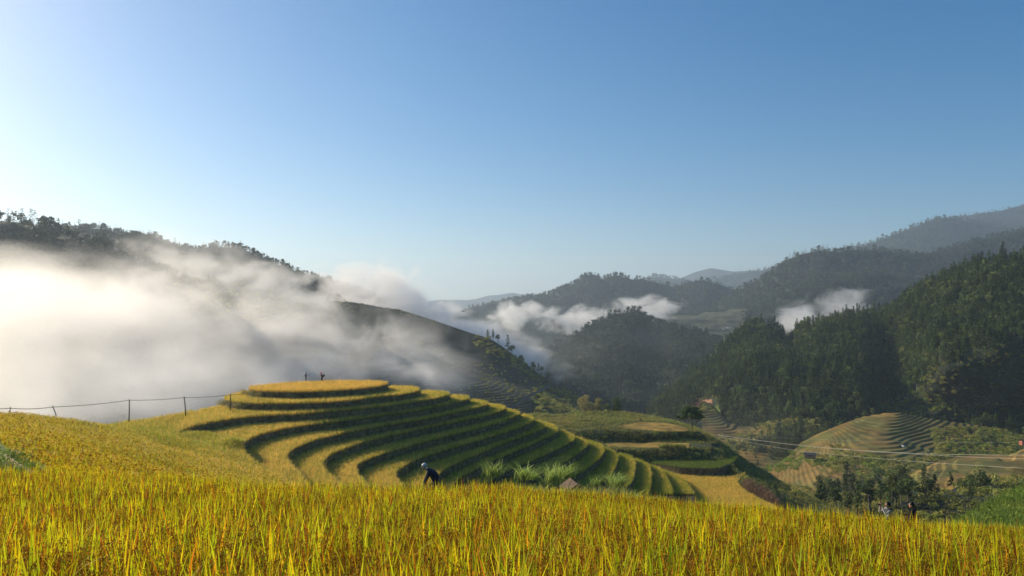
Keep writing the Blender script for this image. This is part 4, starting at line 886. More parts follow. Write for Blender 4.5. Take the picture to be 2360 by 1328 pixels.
# nearest trees of the right hillside, as individuals
for i in IND7:
    kind = 'p' if rng.random() < .72 else 'b'; v = int(rng.integers(0, 4 if kind == 'p' else 3))
    tree(kind, v, tuple(Q7[i] ), 'dark pine in the dense forest of the right hillside' if kind == 'p' else 'rounded broadleaf tree between the pines of the right hillside',
         'pines of the right hillside forest' if kind == 'p' else 'broadleaf trees of the right hillside forest', rnd(0, 6.28), float(s7[i]) * 1.05)
# trees in the gorge behind the two people
for i in range(64):
    px = rnd(1890, 2400); f = rnd(0, 1); D = 268 - 70 * f - (px - 1890) * .03
    py = 1122 + 54 * f + rnd(-14, 12) + (12 if px < 1980 else 0); P = at(px, py, D)
    kind = 'p' if rng.random() < .45 else 'b'
    tree(kind, int(rng.integers(0, 3)), tuple(P), 'tall pine standing in the gorge behind the two people' if kind == 'p' else 'leafy tree standing in the gorge behind the two people',
         'pines in the gorge' if kind == 'p' else 'leafy trees in the gorge', rnd(0, 6.28), rnd(.42, .78) * (1 if kind == 'p' else 1.15))
# trees at the edge between the forest and the golden terraces
for px, py, D, s in [(1992, 968, 420, .55), (2012, 960, 424, .5), (1975, 978, 418, .45), (1940, 990, 425, .5), (1905, 1000, 425, .45), (2235, 1010, 390, .6), (2262, 1018, 385, .75), (2205, 1022, 388, .55), (2285, 1028, 370, .8), (2180, 1040, 372, .5), (2160, 1052, 366, .5), (2235, 1046, 350, .6)]:
    tree('b', int(rng.integers(0, 3)), tuple(at(px, py, D)), 'small tree at the edge of the golden terraces', 'trees round the golden terraces', rnd(0, 6.28), s)
# trees along the crest of the left mountain
for i in range(46):
    px = rnd(250, 770); py = np.interp(px, [240, 290, 340, 400, 450, 510, 555, 590, 640, 690, 740, 780], [529, 543, 554, 567, 573, 570, 572, 588, 609, 628, 641, 652]) + 3
    D = np.interp(px, [240, 555, 780], [1000, 950, 915]); k = 'p' if rng.random() < .6 else 'b'
    tree(k, int(rng.integers(0, 3)), tuple(at(px, py, D)), 'small pine silhouetted on the crest of the misty left mountain' if k == 'p' else 'round tree silhouetted on the crest of the misty left mountain',
         'pines on the left mountain crest' if k == 'p' else 'round trees on the left mountain crest', rnd(0, 6.28), rnd(.4, .75))
for px, py, D, s, k, lab in [(232, 575, 590, 1.05, 'b', 'wide dark tree in front of the left mountain, nearest the middle of the slope'), (20, 522, 560, .85, 'b', 'feathery tree at the upper left edge above the mist'), (68, 530, 568, .8, 'b', 'round tree beside the feathery tree at the upper left'),
                        (184, 566, 580, .6, 'b', 'small tree left of the wide dark tree on the left slope'),
                        (586, 655, 600, .95, 'b', 'tall tree looming through the mist on the spur'), (560, 656, 600, .8, 'b', 'faint tree just left of the tall tree in the mist'),
                        (672, 684, 588, .9, 'b', 'lone round topped tree on the misty spur'),
                        (1124, 782, 543, .55, 'p', 'slender conifer at the left of the spur crest group'), (1136, 784, 541, .6, 'p', 'slender conifer in the middle of the spur crest group'), (1148, 790, 539, .62, 'b', 'open branched tree at the right of the spur crest group'),
                        (1176, 815, 534, .45, 'b', 'bare looking small tree leaning off the spur crest'),
                        (1202, 842, 530, .75, 'b', 'big dark tree on the spur slope above the road'), (1230, 856, 526, .7, 'b', 'conical dark tree left of the small round tree above the road'), (1248, 862, 524, .55, 'b', 'small round tree right of the conical dark tree'), (1264, 878, 520, .6, 'b', 'dark tree at the road bend')]:
    tree(k, int(rng.integers(0, 3)), tuple(at(px, py, D)), lab, None, rnd(0, 6.28), s)
# lone umbrella pine on the knoll
def umbrella_pine():
    r = random.Random(5); H = 7.4; mb = MB()
    pts = [(0, 0, -.4), (-.12, 0, 1.2), (-.1, 0, 2.6), (-.45, .1, 4.0), (-.6, 0, 5.2), (-.5, 0, 6.6)]
    mb.tube(pts, [.17, .14, .12, .10, .07, .03], 8)
    br = []
    for k in range(15):
        t = k / 14; z = 3.3 + 2.9 * t; az = k * 2.4 + r.uniform(-.3, .3); L = (3.9 - 2.2 * t ** 1.3) * r.uniform(.75, 1.05)
        p0 = Vector((-.45, 0, z)); p1 = p0 + Vector((math.cos(az) * L * .5, math.sin(az) * L * .5, .25)); p2 = p0 + Vector((math.cos(az) * L, math.sin(az) * L, .25 + r.uniform(-.3, .35)))
        mb.tube([p0, p1, p2], [.05, .035, .012], 4, cap=False); br.append((p0, p1, p2))
    tm = mb.mesh('trunk'); mb = MB()
    for p0, p1, p2 in br:
        for k in range(5):
            q = p1.lerp(p2, (k + .3) / 4.3); leafcloud(mb, q + Vector((0, 0, .15)), (.80, .80, .42), 80, .17, r, 1.0)
    return mb.mesh('crown', False), tm
cm_, tm_ = umbrella_pine()
t_ = make_tree('umbrella_pine', cm_, tm_, M['pine'], M['bark'], tuple(at(1596, 997, 203)), 'lone umbrella shaped pine on the right shoulder of the knoll', None, .4, 1.0); t_['category'] = 'pine'
# group of small trees behind the knoll
for px, py, D, s, lf, sd, lab in [(1350, 955, 241, .62, 'olive', 301, 'pale olive tree, leftmost and tallest of those behind the knoll'), (1378, 955, 242, .52, 'olive', 302, 'pale olive tree, second from left behind the knoll'),
                             (1402, 956, 243, .34, 'broad', 303, 'low dark tree between the olive and green trees behind the knoll'), (1422, 956, 243, .58, 'broad', 304, 'green tree, rightmost of those behind the knoll')]:
    cm_ = broad_mesh(sd, 10, 1500, 'crown', w=.46, base=.08, leaf=.028); tm_ = broad_mesh(sd, 10, 0, 'trunk', w=.46, base=.08)
    make_tree('small_tree', cm_, tm_, M[lf], M['palebark'], tuple(at(px, py, D)), lab, None, rnd(0, 6), s)
# leafy bushes at the terrace ends and by the path
def bush_thing(px, py, D, s, lab, mat='olive', seed=1, name='bush', sc=(1, 1, 1)):
    me = bush_mesh(seed, 1.0, 700, .055); o = link(name, me, [M[mat]], None, at(px, py, D)); o.scale = (s * sc[0], s * sc[1], s * sc[2]); tag(o, lab, 'bush'); return o
for j, (px, py, D, s) in enumerate([(566, 908, 131, .85), (580, 910, 127.3, .8), (597, 911, 126.3, .7)]):
    bush_thing(px, py, D, s, ['pale leafy bush at the left rim of the top terrace', 'pale leafy bush spilling below the left rim of the top terrace', 'pale leafy creeper right of the bushes under the top terrace'][j], 'olive', 400 + j)
for j, (px, py, D, s) in enumerate([(508, 932, 127, .9), (520, 934, 124, .85), (545, 934, 121.5, .6), (575, 934, 121, .45)]):
    bush_thing(px, py, D, s, ['leafy green bush at the far left end of the second terrace', 'leafy green bush beside the fence post on the second terrace', 'low bush right of the last fence post', 'small creeper on the bank of the second terrace'][j], 'olive', 410 + j)
bush_thing(-6, 1076, 30, .95, 'round green bush by the dirt path at the left edge', 'brightweed', 420)
bush_thing(16, 1094, 27.5, .62, 'dark green bush in front of the dirt path', 'weed', 421)
bush_thing(60, 1092, 26, .35, 'small green bush between path and foreground rice', 'brightweed', 422)
# elephant grass clumps
def elephant(seed, n=150):
    r = random.Random(seed); mb = MB()
    for i in range(n):
        k = r.uniform(.6, 1.3); t = np.array((1, 1, 1.)) * k
        blade(mb, (r.gauss(0, .38), r.gauss(0, .3), 0), r.uniform(0, 6.28), r.uniform(.05, .5), r.uniform(.8, 1.7), r.uniform(.05, .08), r.uniform(.3, 1.2), t * .4, t, t * 1.15, 5, r.uniform(-1, 1))
    return mb.mesh('grass_clump', False)
for j, (px, py, D, s, lab) in enumerate([(1136, 1097, 62, 1.05, 'leftmost clump of tall green grass behind the rice crest'), (1208, 1105, 60, 1.1, 'second clump of tall green grass, left of the hut'), (1228, 1106, 61, .7, 'thin grass clump leaning right of the second clump'),
                                     (1272, 1112, 58, 1.2, 'third clump of tall green grass, just left of the hut roof'), (1302, 1103, 62, 1.1, 'bright clump of tall grass directly behind the hut roof'), (1372, 1120, 58, .75, 'sparse grass clump right of the hut roof'), (1412, 1122, 60, 1.0, 'dark grass clump at the right behind the rice crest'), (1425, 1124, 58, .9, 'rightmost clump of tall grass behind the rice crest')]):
    o = link('tall_grass_clump', elephant(500 + j, 95 if j != 5 else 40), [M['elephant']], None, at(px, py, D)); o.scale = (s * .78, s * .78, s * .95); tag(o, lab, 'grass clump')
# dead maize beside the lower field
def maize_mesh(seed):
    r = random.Random(seed); mb = MB(); H = r.uniform(1.7, 2.4)
    mb.tube([(0, 0, 0), (r.gauss(0, .05), 0, H * .6), (r.gauss(0, .12), r.gauss(0, .1), H)], [.02, .016, .006], 4, c=(1, 1, 1), cap=False)
    for k in range(9):
        h = H * r.uniform(.2, .9); t = np.array((1, 1, 1.)) * r.uniform(.6, 1.3)
        blade(mb, (0, 0, h), r.uniform(0, 6.28), .3, r.uniform(.4, .7), .07, r.uniform(.8, 1.6), t, t, t * .9, 4, r.uniform(-1, 1))
    return mb.mesh('dead_maize_stalk', False)
MZ = lib([libobj('dead_maize_stalk', maize_mesh(i), [M['deadcorn']]) for i in range(5)], 'dead_maize_stalks')
P = []
for i in range(420):
    a_, b_ = rnd(0, 1), rnd(0, 1)
    px = 1712 + 82 * a_; base = np.interp(px, [1706, 1726, 1748, 1790], [1122, 1140, 1152, 1170]); py = base - b_ * np.interp(px, [1706, 1730, 1770, 1794], [6, 26, 24, 2])
    D = np.interp(px, [1706, 1794], [166, 152]) + b_ * 9; P.append(at(px, py, D) - np.array((0, 0, .5)))
scatter('dead_maize', np.array(P), rng.uniform(0, 6.28, len(P)), rng.uniform(.7, 1.15, len(P)), MZ, 'dry brown maize stalks beside the lowest rice field')
# maize seedlings on the knoll ledge
P = np.array([at(px, py, 191) - np.array((0, 0, .1)) for px in np.arange(1521, 1580, 3.4) for py in (1030.5, 1032.5)])
scatter('ledge_maize', P, rng.uniform(0, 6.28, len(P)), rng.uniform(.8, 1.1, len(P)), lib([libobj('young_maize', weed_mesh(90 + i, 1.3, 12, .08, .06), [M['brightweed']]) for i in range(3)], 'young_maize'), 'row of young maize on the knoll ledge')

# ------------------------------------------------------------------ coloured clearings (sheets laid on the slopes)
def patch(name, G, poly, mat, lift=.15, parent=None, ymin=0):
    V = G.reshape(-1, 3); F = grid_faces(G.shape[1], G.shape[0]); c = V[F].mean(1); x, y = proj(c)
    F = F[inpoly(x, y, poly) & (c[:, 1] > ymin)]
    if len(F) == 0: print('EMPTY', name); return
    u = np.unique(F); rm = -np.ones(len(V), int); rm[u] = np.arange(len(u)); W = V[u].copy(); W[:, 2] += lift; W[:, 1] -= lift
    tag(link(name, mesh_np(name, W, rm[F]), [mat]), None, None, None, 'structure')
M['redsoil'] = simple('red_soil', (0.24, 0.13, 0.075), .95, .3, .2)
M['meadow'] = simple('green_meadow', (0.13, 0.17, 0.04), .95, .35, .15)
M['yellowfield'] = simple('yellow_rice_field', (0.50, 0.44, 0.05), .95, .2, .3)
patch('red_clearing', G7, [(1590, 935), (1615, 922), (1642, 922), (1640, 944), (1618, 950), (1595, 945)], M['redsoil'], .3)
patch('green_clearing', G7, [(1618, 950), (1640, 944), (1655, 930), (1668, 960), (1665, 985), (1620, 990)], M['meadow'], .3)
patch('yellow_clearing', G7, [(1795, 784), (1835, 778), (1836, 790), (1800, 796)], M['yellowfield'], .4)
#patch('hill_meadow', G7, [(2020, 950), (2060, 925), (2100, 890), (2150, 925), (2170, 960), (2120, 975), (2060, 965)], M['meadow'], .3)

# ------------------------------------------------------------------ fence with rope on the left field
fence = link('rope_fence', None, loc=tuple(at(297, 967, 100))); tag(fence, 'rope fence with thin wooden posts along the ridge of the left rice slope', 'fence')
f0 = Vector(fence.location)
tops = []
for (x0, y0, x1, y1, D, rr_) in [(24, 938, 22, 950, 71, .045), (121, 935.5, 130, 960, 76, .05), (298, 920.5, 297, 972, 101, .075), (424.5, 914.5, 428, 958, 112, .08), (531.5, 908, 530.5, 946, 122.5, .08)]:
    a1 = Vector(at(x0, y0, D)) - f0; b1 = Vector(at(x1, y1, D)) - f0; mb = MB()
    mid = a1.lerp(b1, .5) + Vector((.03, 0, 0)); mb.tube([b1, mid, a1], [rr_, rr_ * .95, rr_ * .85], 7); mb.box(tuple(a1 + Vector((0, 0, -.01))), (rr_ * 1.3, rr_ * 1.3, .05))
    link('post', mb.mesh('post'), [M['wood']], fence); tops.append(a1 + Vector((0, -rr_, -.12)))
pts = []
tops = [Vector(at(-160, 943, 69)) - f0] + tops + [Vector(at(566, 906, 130)) - f0]
for i in range(len(tops) - 1):
    for k in range(10):
        t = k / 10; p = tops[i].lerp(tops[i + 1], t); p.z -= 4 * t * (1 - t) * .12; pts.append(p)
pts.append(tops[-1]); mb = MB(); mb.tube(pts, .032, 5); link('rope', mb.mesh('rope'), [M['rope']], fence)

# ------------------------------------------------------------------ buildings, shelters, haystack
M['roof_brown'] = simple('brown_roof', (0.12, 0.08, 0.05), .85, .3, 4)
M['roof_dark'] = simple('dark_roof', (0.05, 0.05, 0.06), .7, .2, 2)
M['roof_red'] = simple('red_roof', (0.45, 0.16, 0.10), .8, .2, 2)
M['wall_yellow'] = simple('yellow_wall', (0.78, 0.66, 0.30), .8, .05, 1)
M['wall_white'] = simple('white_wall', (0.75, 0.76, 0.76), .8, .05, 1)
M['wall_wood'] = simple('board_wall', (0.24, 0.17, 0.11), .85, .3, 2)
M['window'] = simple('dark_window', (0.03, 0.035, 0.04), .2)
M['red_cloth'] = simple('red_cloth', (0.62, 0.10, 0.06), .7)
def house(name, loc, w, d, h, rh, wall, roof, lab, cat, rz=0, win=0, flat=False, floors=1):
    r = link(name, None, loc=tuple(loc)); r.rotation_euler = (0, 0, rz); tag(r, lab, cat)
    mb = MB(); mb.box((0, 0, h / 2 - .5), (w, d, h + 1)); link('wall', mb.mesh('wall', False), [M[wall]], r)
    mb = MB(); o_ = .35
    if flat: mb.box((0, 0, h + .15), (w + o_, d + o_, .3))
    else:
        V = [(-w / 2 - o_, -d / 2 - o_, h + .02), (w / 2 + o_, -d / 2 - o_, h + .02), (w / 2 + o_, 0, h + rh), (-w / 2 - o_, 0, h + rh), (-w / 2 - o_, d / 2 + o_, h + .02), (w / 2 + o_, d / 2 + o_, h + .02)]
        U = [(x, y, z - .12) for x, y, z in V]
        mb.add(V + U, [(0, 1, 2, 3), (3, 2, 5, 4), (6, 9, 8, 7), (9, 10, 11, 8), (0, 6, 7, 1), (4, 5, 11, 10), (0, 3, 9, 6), (3, 4, 10, 9), (1, 7, 8, 2), (2, 8, 11, 5)])
        g = MB(); g.add([(-w / 2, -d / 2 + .03, h), (-w / 2, d / 2 - .03, h), (-w / 2, 0, h + rh - .16), (w / 2, -d / 2 + .03, h), (w / 2, d / 2 - .03, h), (w / 2, 0, h + rh - .16)], [(0, 2, 1), (3, 4, 5)]); link('gable', g.mesh('gable', False), [M[wall]], r)
    link('roof', mb.mesh('roof', False), [M[roof]], r)
    for f in range(floors):
        for i in range(win):
            mb = MB(); x = (i + .5) / win * w - w / 2; z = h / floors * (f + .55)
            mb.box((x, -d / 2 - .02, z), (w / win * .45, .12, h / floors * .42)); link('window', mb.mesh('window', False), [M['window']], r)
    return r
house('town_house', at(1667, 767, 1330), 5.0, 6, 6.3, 0, 'wall_yellow', 'wall_white', 'narrow yellow house in the misty valley village', 'house', .1, 2, True, 2)
house('town_house', at(1676, 764, 1340), 3.2, 5, 5.2, 2.0, 'wall_white', 'wall_white', 'white house just right of the yellow house in the valley', 'house', .3, 1, False, 2)
house('town_house', at(1683, 765, 1345), 2.2, 4, 7.5, 0, 'wall_white', 'roof_dark', 'slim white tower house, rightmost of the valley village', 'house', -.1, 1, True, 2)
house('long_shed', at(1641, 774, 1300), 13, 5, 1.6, 1.0, 'wall_white', 'wall_white', 'long low white roofed shed in the misty valley', 'shed', .05, 0)
house('small_shed', at(1652, 777, 1290), 3, 3, 1.5, .8, 'wall_white', 'wall_white', 'small white shed below the long shed in the valley', 'shed', .2, 0)
house('farm_hut', at(1867, 1051, 340), 4.6, 3.2, .7, .8, 'wall_wood', 'roof_dark', 'dark roofed farm hut at the left tip of the golden terraces', 'hut', -.35, 1)
house('farm_hut', at(2081, 1030, 352), 1.6, 1.6, .9, .5, 'wall_white', 'roof_dark', 'tiny pale hut in the middle of the golden terraces', 'hut', .5, 0)
house('farm_hut', at(2355, 1021, 352), 1.5, 1.6, 1.0, .6, 'roof_red', 'roof_brown', 'brick red hut among the trees at the right edge', 'hut', .3, 2)
# red parasol shelter on the terraces
r_ = link('parasol', None, loc=tuple(at(1967.5, 1047, 345))); tag(r_, 'round red parasol standing on the golden terraces', 'parasol')
mb = MB(); V = [(0, 0, 1.75)] + [(math.cos(q) * .85, math.sin(q) * .85, 1.35) for q in np.arange(8) * math.pi / 4]; mb.add(V, [(0, 1 + i, 1 + (i + 1) % 8) for i in range(8)]); link('canopy', mb.mesh('canopy', False), [M['red_cloth']], r_)
mb = MB(); mb.tube([(0, 0, -.3), (0, 0, 1.75)], .03, 6); link('pole', mb.mesh('pole'), [M['wood']], r_)
# field shelter whose roof shows over the rice crest
r_ = link('field_shelter', None, loc=tuple(at(1322, 1108, 50) - np.array((0, 0, 1.75)))); r_.rotation_euler = (0, 0, R(101)); tag(r_, 'brown gable roof of a small shelter peeping over the rice crest', 'shelter')
mb = MB(); w_, L_, h_ = .72, 1.9, .50
for sgn in (-1, 1):
    V = [(-L_ / 2, 0, 1.75), (L_ / 2, 0, 1.75), (L_ / 2, sgn * w_, 1.75 - h_), (-L_ / 2, sgn * w_, 1.75 - h_)]; U = [(x, y, z - .05) for x, y, z in V]
    mb.add(V + U, [(0, 1, 2, 3), (7, 6, 5, 4), (0, 3, 7, 4), (1, 5, 6, 2), (2, 6, 7, 3)])
link('roof', mb.mesh('roof', False), [M['roof_brown']], r_)
for sx_ in (-1, 1):
    g = MB(); x_ = sx_ * L_ * .44; g.add([(x_, -w_ * .93, 1.72 - h_), (x_, w_ * .93, 1.72 - h_), (x_, 0, 1.68)], [(0, 1, 2)]); link('gable', g.mesh('gable', False), [M['wall_wood']], r_)
for sx in (-1, 1):
    for sy in (-1, 1):
        mb = MB(); mb.tube([(sx * L_ * .42, sy * w_ * .8, -.5), (sx * L_ * .42, sy * w_ * .8, 1.75 - h_ * .9)], .04, 6); link('post', mb.mesh('post'), [M['wood']], r_)
# haystack on the knoll
mb = MB(); nr3, ns = 7, 18; V = []
for j in range(nr3):
    t = j / (nr3 - 1); rad = .85 * (1 - t ** 1.5) ** .7 + .03
    for i in range(ns):
        q = 2 * math.pi * i / ns; rj = rad * (1 + .14 * math.sin(i * 2.3 + j)); V.append((math.cos(q) * rj + .1 * t, math.sin(q) * rj, 1.25 * t - .1))
mb.add(V, [(j * ns + i, j * ns + (i + 1) % ns, (j + 1) * ns + (i + 1) % ns, (j + 1) * ns + i) for j in range(nr3 - 1) for i in range(ns)])
M['straw_dark'] = simple('dark_straw', (0.15, 0.075, 0.045), .95, .5, 6)
o = link('haystack', mb.mesh('haystack'), [M['straw_dark']], None, at(1475, 974.5, 217)); tag(o, 'small dark brown haystack on the dry top of the knoll', 'haystack')

# ------------------------------------------------------------------ poles and power lines
for (px, y0, y1, D, lab) in [(1304.7, 860, 886, 515, 'wooden pole, leftmost of the three on the spur'), (1317, 868, 895, 510, 'wooden pole, middle of the three on the spur'), (1329, 875, 905, 505, 'wooden pole, rightmost of the three on the spur'), (695, 668, 684, 588, 'T shaped power pole on the crest of the misty spur')]:
    r_ = link('utility_pole', None, loc=tuple(at(px, y1, D))); tag(r_, lab, 'pole'); h_ = (y1 - y0) / FPX * D
    mb = MB(); mb.tube([(0, 0, -1), (0, 0, h_)], [.17, .12], 6); link('mast', mb.mesh('mast'), [M['wood']], r_)
    mb = MB(); mb.box((0, 0, h_ - .5), (3.2 if px < 1000 else .9, .14, .14)); link('crossarm', mb.mesh('crossarm', False), [M['wood']], r_)
for pts_, lab in [([(1640, 1001, 228), (1857, 1029.7, 205), (1986, 1039, 190), (2147, 1047, 172), (2360, 1049.5, 152), (2520, 1050, 138)], 'power cable crossing the gorge, topmost of the bright ones'),
                  ([(1640, 1000.5, 231), (1800, 1022, 214), (1986, 1039.5, 193), (2099, 1046.5, 180), (2244, 1054, 165), (2360, 1058, 154), (2520, 1062, 140)], 'power cable crossing the gorge, middle of the bright ones'),
                  ([(1650, 1006, 225), (1825, 1037.8, 205), (1986, 1054, 188), (2147, 1067, 170), (2360, 1079.5, 150), (2520, 1087, 136)], 'power cable crossing the gorge, lowest of the bright ones'),
                  ([(1700, 1004, 240), (1900, 1014, 225), (2141, 1020, 205), (2360, 1019, 188), (2520, 1016, 176)], 'faint power cable above the golden terraces')]:
    c = np.array([at(*p) for p in pts_]); tt = np.linspace(0, len(c) - 1, 40); q = np.stack([np.interp(tt, range(len(c)), c[:, i]) for i in range(3)], 1)
    ker = np.ones(5) / 5; qq = np.pad(q, ((2, 2), (0, 0)), 'edge'); q = np.stack([np.convolve(qq[:, i], ker, 'valid') for i in range(3)], 1)
    mb = MB(); mb.tube([Vector(p) for p in q], (.026 if 'faint' not in lab else .014), 5); tag(link('power_cable', mb.mesh('power_cable'), [M['wire']]), lab, 'power line')

# ------------------------------------------------------------------ quadcopter over the valley
M['dark_plastic'] = simple('dark_plastic', (0.03, 0.03, 0.032), .4)
r_ = link('quadcopter', None, loc=tuple(at(1067.5, 717.5, 62))); r_.rotation_euler = (0, 0, .25); tag(r_, 'small dark quadcopter hovering above the mist', 'drone')
mb = MB(); mb.ball((0, 0, 0), (.085, .045, .035)); mb.box((0, 0, .022), (.12, .05, .02)); link('body', mb.mesh('body'), [M['dark_plastic']], r_)
mb = MB(); mb.ball((.07, 0, -.03), .022); link('camera_head', mb.mesh('camera_head'), [M['dark_plastic']], r_)
for sx in (-1, 1):
    for sy in (-1, 1):
        mb = MB(); mb.tube([(0, 0, .01), (sx * .15, sy * .12, .02)], .010, 6); mb.tube([(sx * .15, sy * .12, .0), (sx * .15, sy * .12, .045)], .015, 8); a_ = link('arm', mb.mesh('arm'), [M['dark_plastic']], r_)
        mb = MB(); mb.box((sx * .15, sy * .12, .05), (.19, .016, .004), rot=Matrix.Rotation(.5 * sx + sy, 3, 'Z')); link('rotor', mb.mesh('rotor', False), [M['dark_plastic']], a_)

# ------------------------------------------------------------------ people
M['skin'] = simple('skin', (0.50, 0.27, 0.17), .55); M['hair'] = simple('dark_hair', (0.012, 0.010, 0.009), .5)
M['navy'] = simple('navy_cloth', (0.014, 0.016, 0.035), .85, .3, 12); M['black'] = simple('black_cloth', (0.012, 0.012, 0.016), .85, .3, 12)
M['palecloth'] = simple('pale_cloth', (0.40, 0.37, 0.33), .85, .1, 12); M['greycloth'] = simple('grey_cloth', (0.10, 0.11, 0.12), .85, .2, 12)
M['helmet'] = simple('white_helmet', (0.50, 0.50, 0.50), .35); M['pinkred'] = simple('red_headdress_cloth', (0.75, 0.06, 0.10), .7)
M['wicker'] = simple('wicker', (0.12, 0.09, 0.07), .9, .3, 15); M['dress'] = simple('embroidered_dark_cloth', (0.06, 0.05, 0.07), .9, .5, 14)
def skin_body(name, J, E, mats, fm, parent, hands=()):
    """J: joint -> (pos, radius); E: edges; fm: function(joint pair)->material index"""
    keys = list(J); ix = {k: i for i, k in enumerate(keys)}
    V = [J[k][0] for k in keys]; RR = [J[k][1] for k in keys]; ED = [(ix[a], ix[b]) for a, b in E]; roots = [0]
    for hpos, hdir, side in hands:      # palm stub plus five bent fingers, each its own chain
        h = Vector(hpos); d = Vector(hdir).normalized(); s_ = d.cross(Vector((0, 0, 1)));
        if s_.length < .1: s_ = Vector((0, 1, 0))
        s_.normalize(); s_ *= side; cdir = s_.cross(d)
        for q, (off, ln) in enumerate([(-.030, .068), (-.011, .078), (.008, .074), (.026, .058), (.040, .052)]):
            b0 = h + s_ * off * (1 if q < 4 else -1.1) + d * (.03 if q < 4 else -.015)
            dd = d if q < 4 else (d * .6 - s_ * .8).normalized()
            n0 = len(V); p1 = b0 + dd * ln * .5; p2 = p1 + (dd * .7 - cdir * .6).normalized() * ln * .32; p3 = p2 + (dd * .35 - cdir * .9).normalized() * ln * .22
            V += [b0, p1, p2, p3]; RR += [.0105, .0095, .009, .0075]; ED += [(n0, n0 + 1), (n0 + 1, n0 + 2), (n0 + 2, n0 + 3)]; roots.append(n0)
    me = bpy.data.meshes.new(name); me.from_pydata([tuple(v) for v in V], ED, []); o = bpy.data.objects.new(name, me); COL.objects.link(o)
    sm = o.modifiers.new('s', 'SKIN'); sm.use_smooth_shade = True
    for i, r in enumerate(RR):
        me.skin_vertices[0].data[i].radius = r if hasattr(r, '__len__') else (r, r)
        me.skin_vertices[0].data[i].use_root = i in roots
    ss = o.modifiers.new('d', 'SUBSURF'); ss.levels = 2; ss.render_levels = 2
    dg = bpy.context.evaluated_depsgraph_get(); ev = o.evaluated_get(dg); m2 = bpy.data.meshes.new_from_object(ev)
    o.modifiers.clear(); o.data = m2; bpy.data.meshes.remove(me); m2.name = name
    for m in mats: m2.materials.append(M[m])
    A = np.array([V[a] for a, b in ED]); B = np.array([V[b] for a, b in ED]); 
    cent = np.zeros(len(m2.polygons) * 3); m2.polygons.foreach_get('center', cent); cent = cent.reshape(-1, 3)
    d = B - A; best = np.full(len(cent), 1e9); mi = np.zeros(len(cent), int)
    for i in range(len(ED)):
        t = np.clip(((cent - A[i]) @ d[i]) / max(1e-9, d[i] @ d[i]), 0, 1); dist = np.linalg.norm(cent - (A[i] + t[:, None] * d[i]), axis=1)
        k = dist < best; best[k] = dist[k]
        mi[k] = fm(keys[ED[i][0]], keys[ED[i][1]]) if ED[i][0] < len(keys) and ED[i][1] < len(keys) else fm('hand', 'hand')
    m2.polygons.foreach_set('material_index', mi.astype(np.int32)); m2.polygons.foreach_set('use_smooth', [True] * len(m2.polygons)); o.parent = parent
    return o
def head(parent, pos, face, r=.105, hair=True, mats='skin'):
    """head with nose, eyes, ears, mouth; face = horizontal facing direction (angle, tilt)"""
    az, tl = face; rot = Matrix.Rotation(az, 3, 'Z') @ Matrix.Rotation(tl, 3, 'Y')
    mb = MB(); c = Vector(pos); W = lambda p: c + rot @ Vector(p)
    mb.ball(c, (r * .92, r * .74, r * 1.12), nu=16, nv=12, rot=rot); mb.ball(W((r * .22, 0, -r * .55)), (r * .62, r * .56, r * .58), rot=rot)
    mb.ball(W((r * .98, 0, -r * .18)), (r * .2, r * .13, r * .2), rot=rot)
    for s_ in (-1, 1): mb.ball(W((-.1 * r, s_ * r * .76, -r * .12)), (r * .18, r * .09, r * .28), rot=rot); mb.ball(W((r * .80, s_ * r * .30, r * .02)), (r * .12, r * .15, r * .09), m=1, rot=rot)
    mb.box(W((r * .83, 0, -r * .58)), (r * .08, r * .42, r * .08), m=2, rot=rot)
    h = link('head', mb.mesh('head'), [M[mats], M['hair'], M['redsoil']], parent)
    if hair:
        mb = MB(); mb.ball(W((-.16 * r, 0, r * .30)), (r * .98, r * .88, r * .98), nu=14, nv=10, rot=rot); mb.ball(W((-.45 * r, 0, -r * .15)), (r * .62, r * .76, r * .75), rot=rot); link('hair', mb.mesh('hair'), [M['hair']], h)
    return h
def person(loc, label, J, E, mats, fm, rz=0, hands=()):
    r = link('person', None, loc=tuple(loc)); r.rotation_euler = (0, 0, rz); tag(r, label, 'person'); J = {k: (Vector(p), q) for k, (p, q) in J.items()}
    skin_body('body', J, E, mats, fm, r, hands); return r
LEGS = [('pelvis', 'hipL'), ('hipL', 'kneeL'), ('kneeL', 'ankL'), ('ankL', 'toeL'), ('pelvis', 'hipR'), ('hipR', 'kneeR'), ('kneeR', 'ankR'), ('ankR', 'toeR')]
ARMS = [('chest', 'neck'), ('chest', 'shL'), ('shL', 'elL'), ('elL', 'wrL'), ('wrL', 'haL'), ('chest', 'shR'), ('shR', 'elR'), ('elR', 'wrR'), ('wrR', 'haR')]
BODY = [('pelvis', 'waist'), ('waist', 'chest')] + ARMS + LEGS
def fmat(a, b):
    s = {a, b}
    if s & {'haL', 'haR', 'hand'}: return 2
    if s == {'chest', 'neck'}: return 0
    if s & {'hipL', 'kneeL', 'ankL', 'hipR', 'kneeR', 'ankR', 'toeL', 'toeR'}: return 1
    return 0
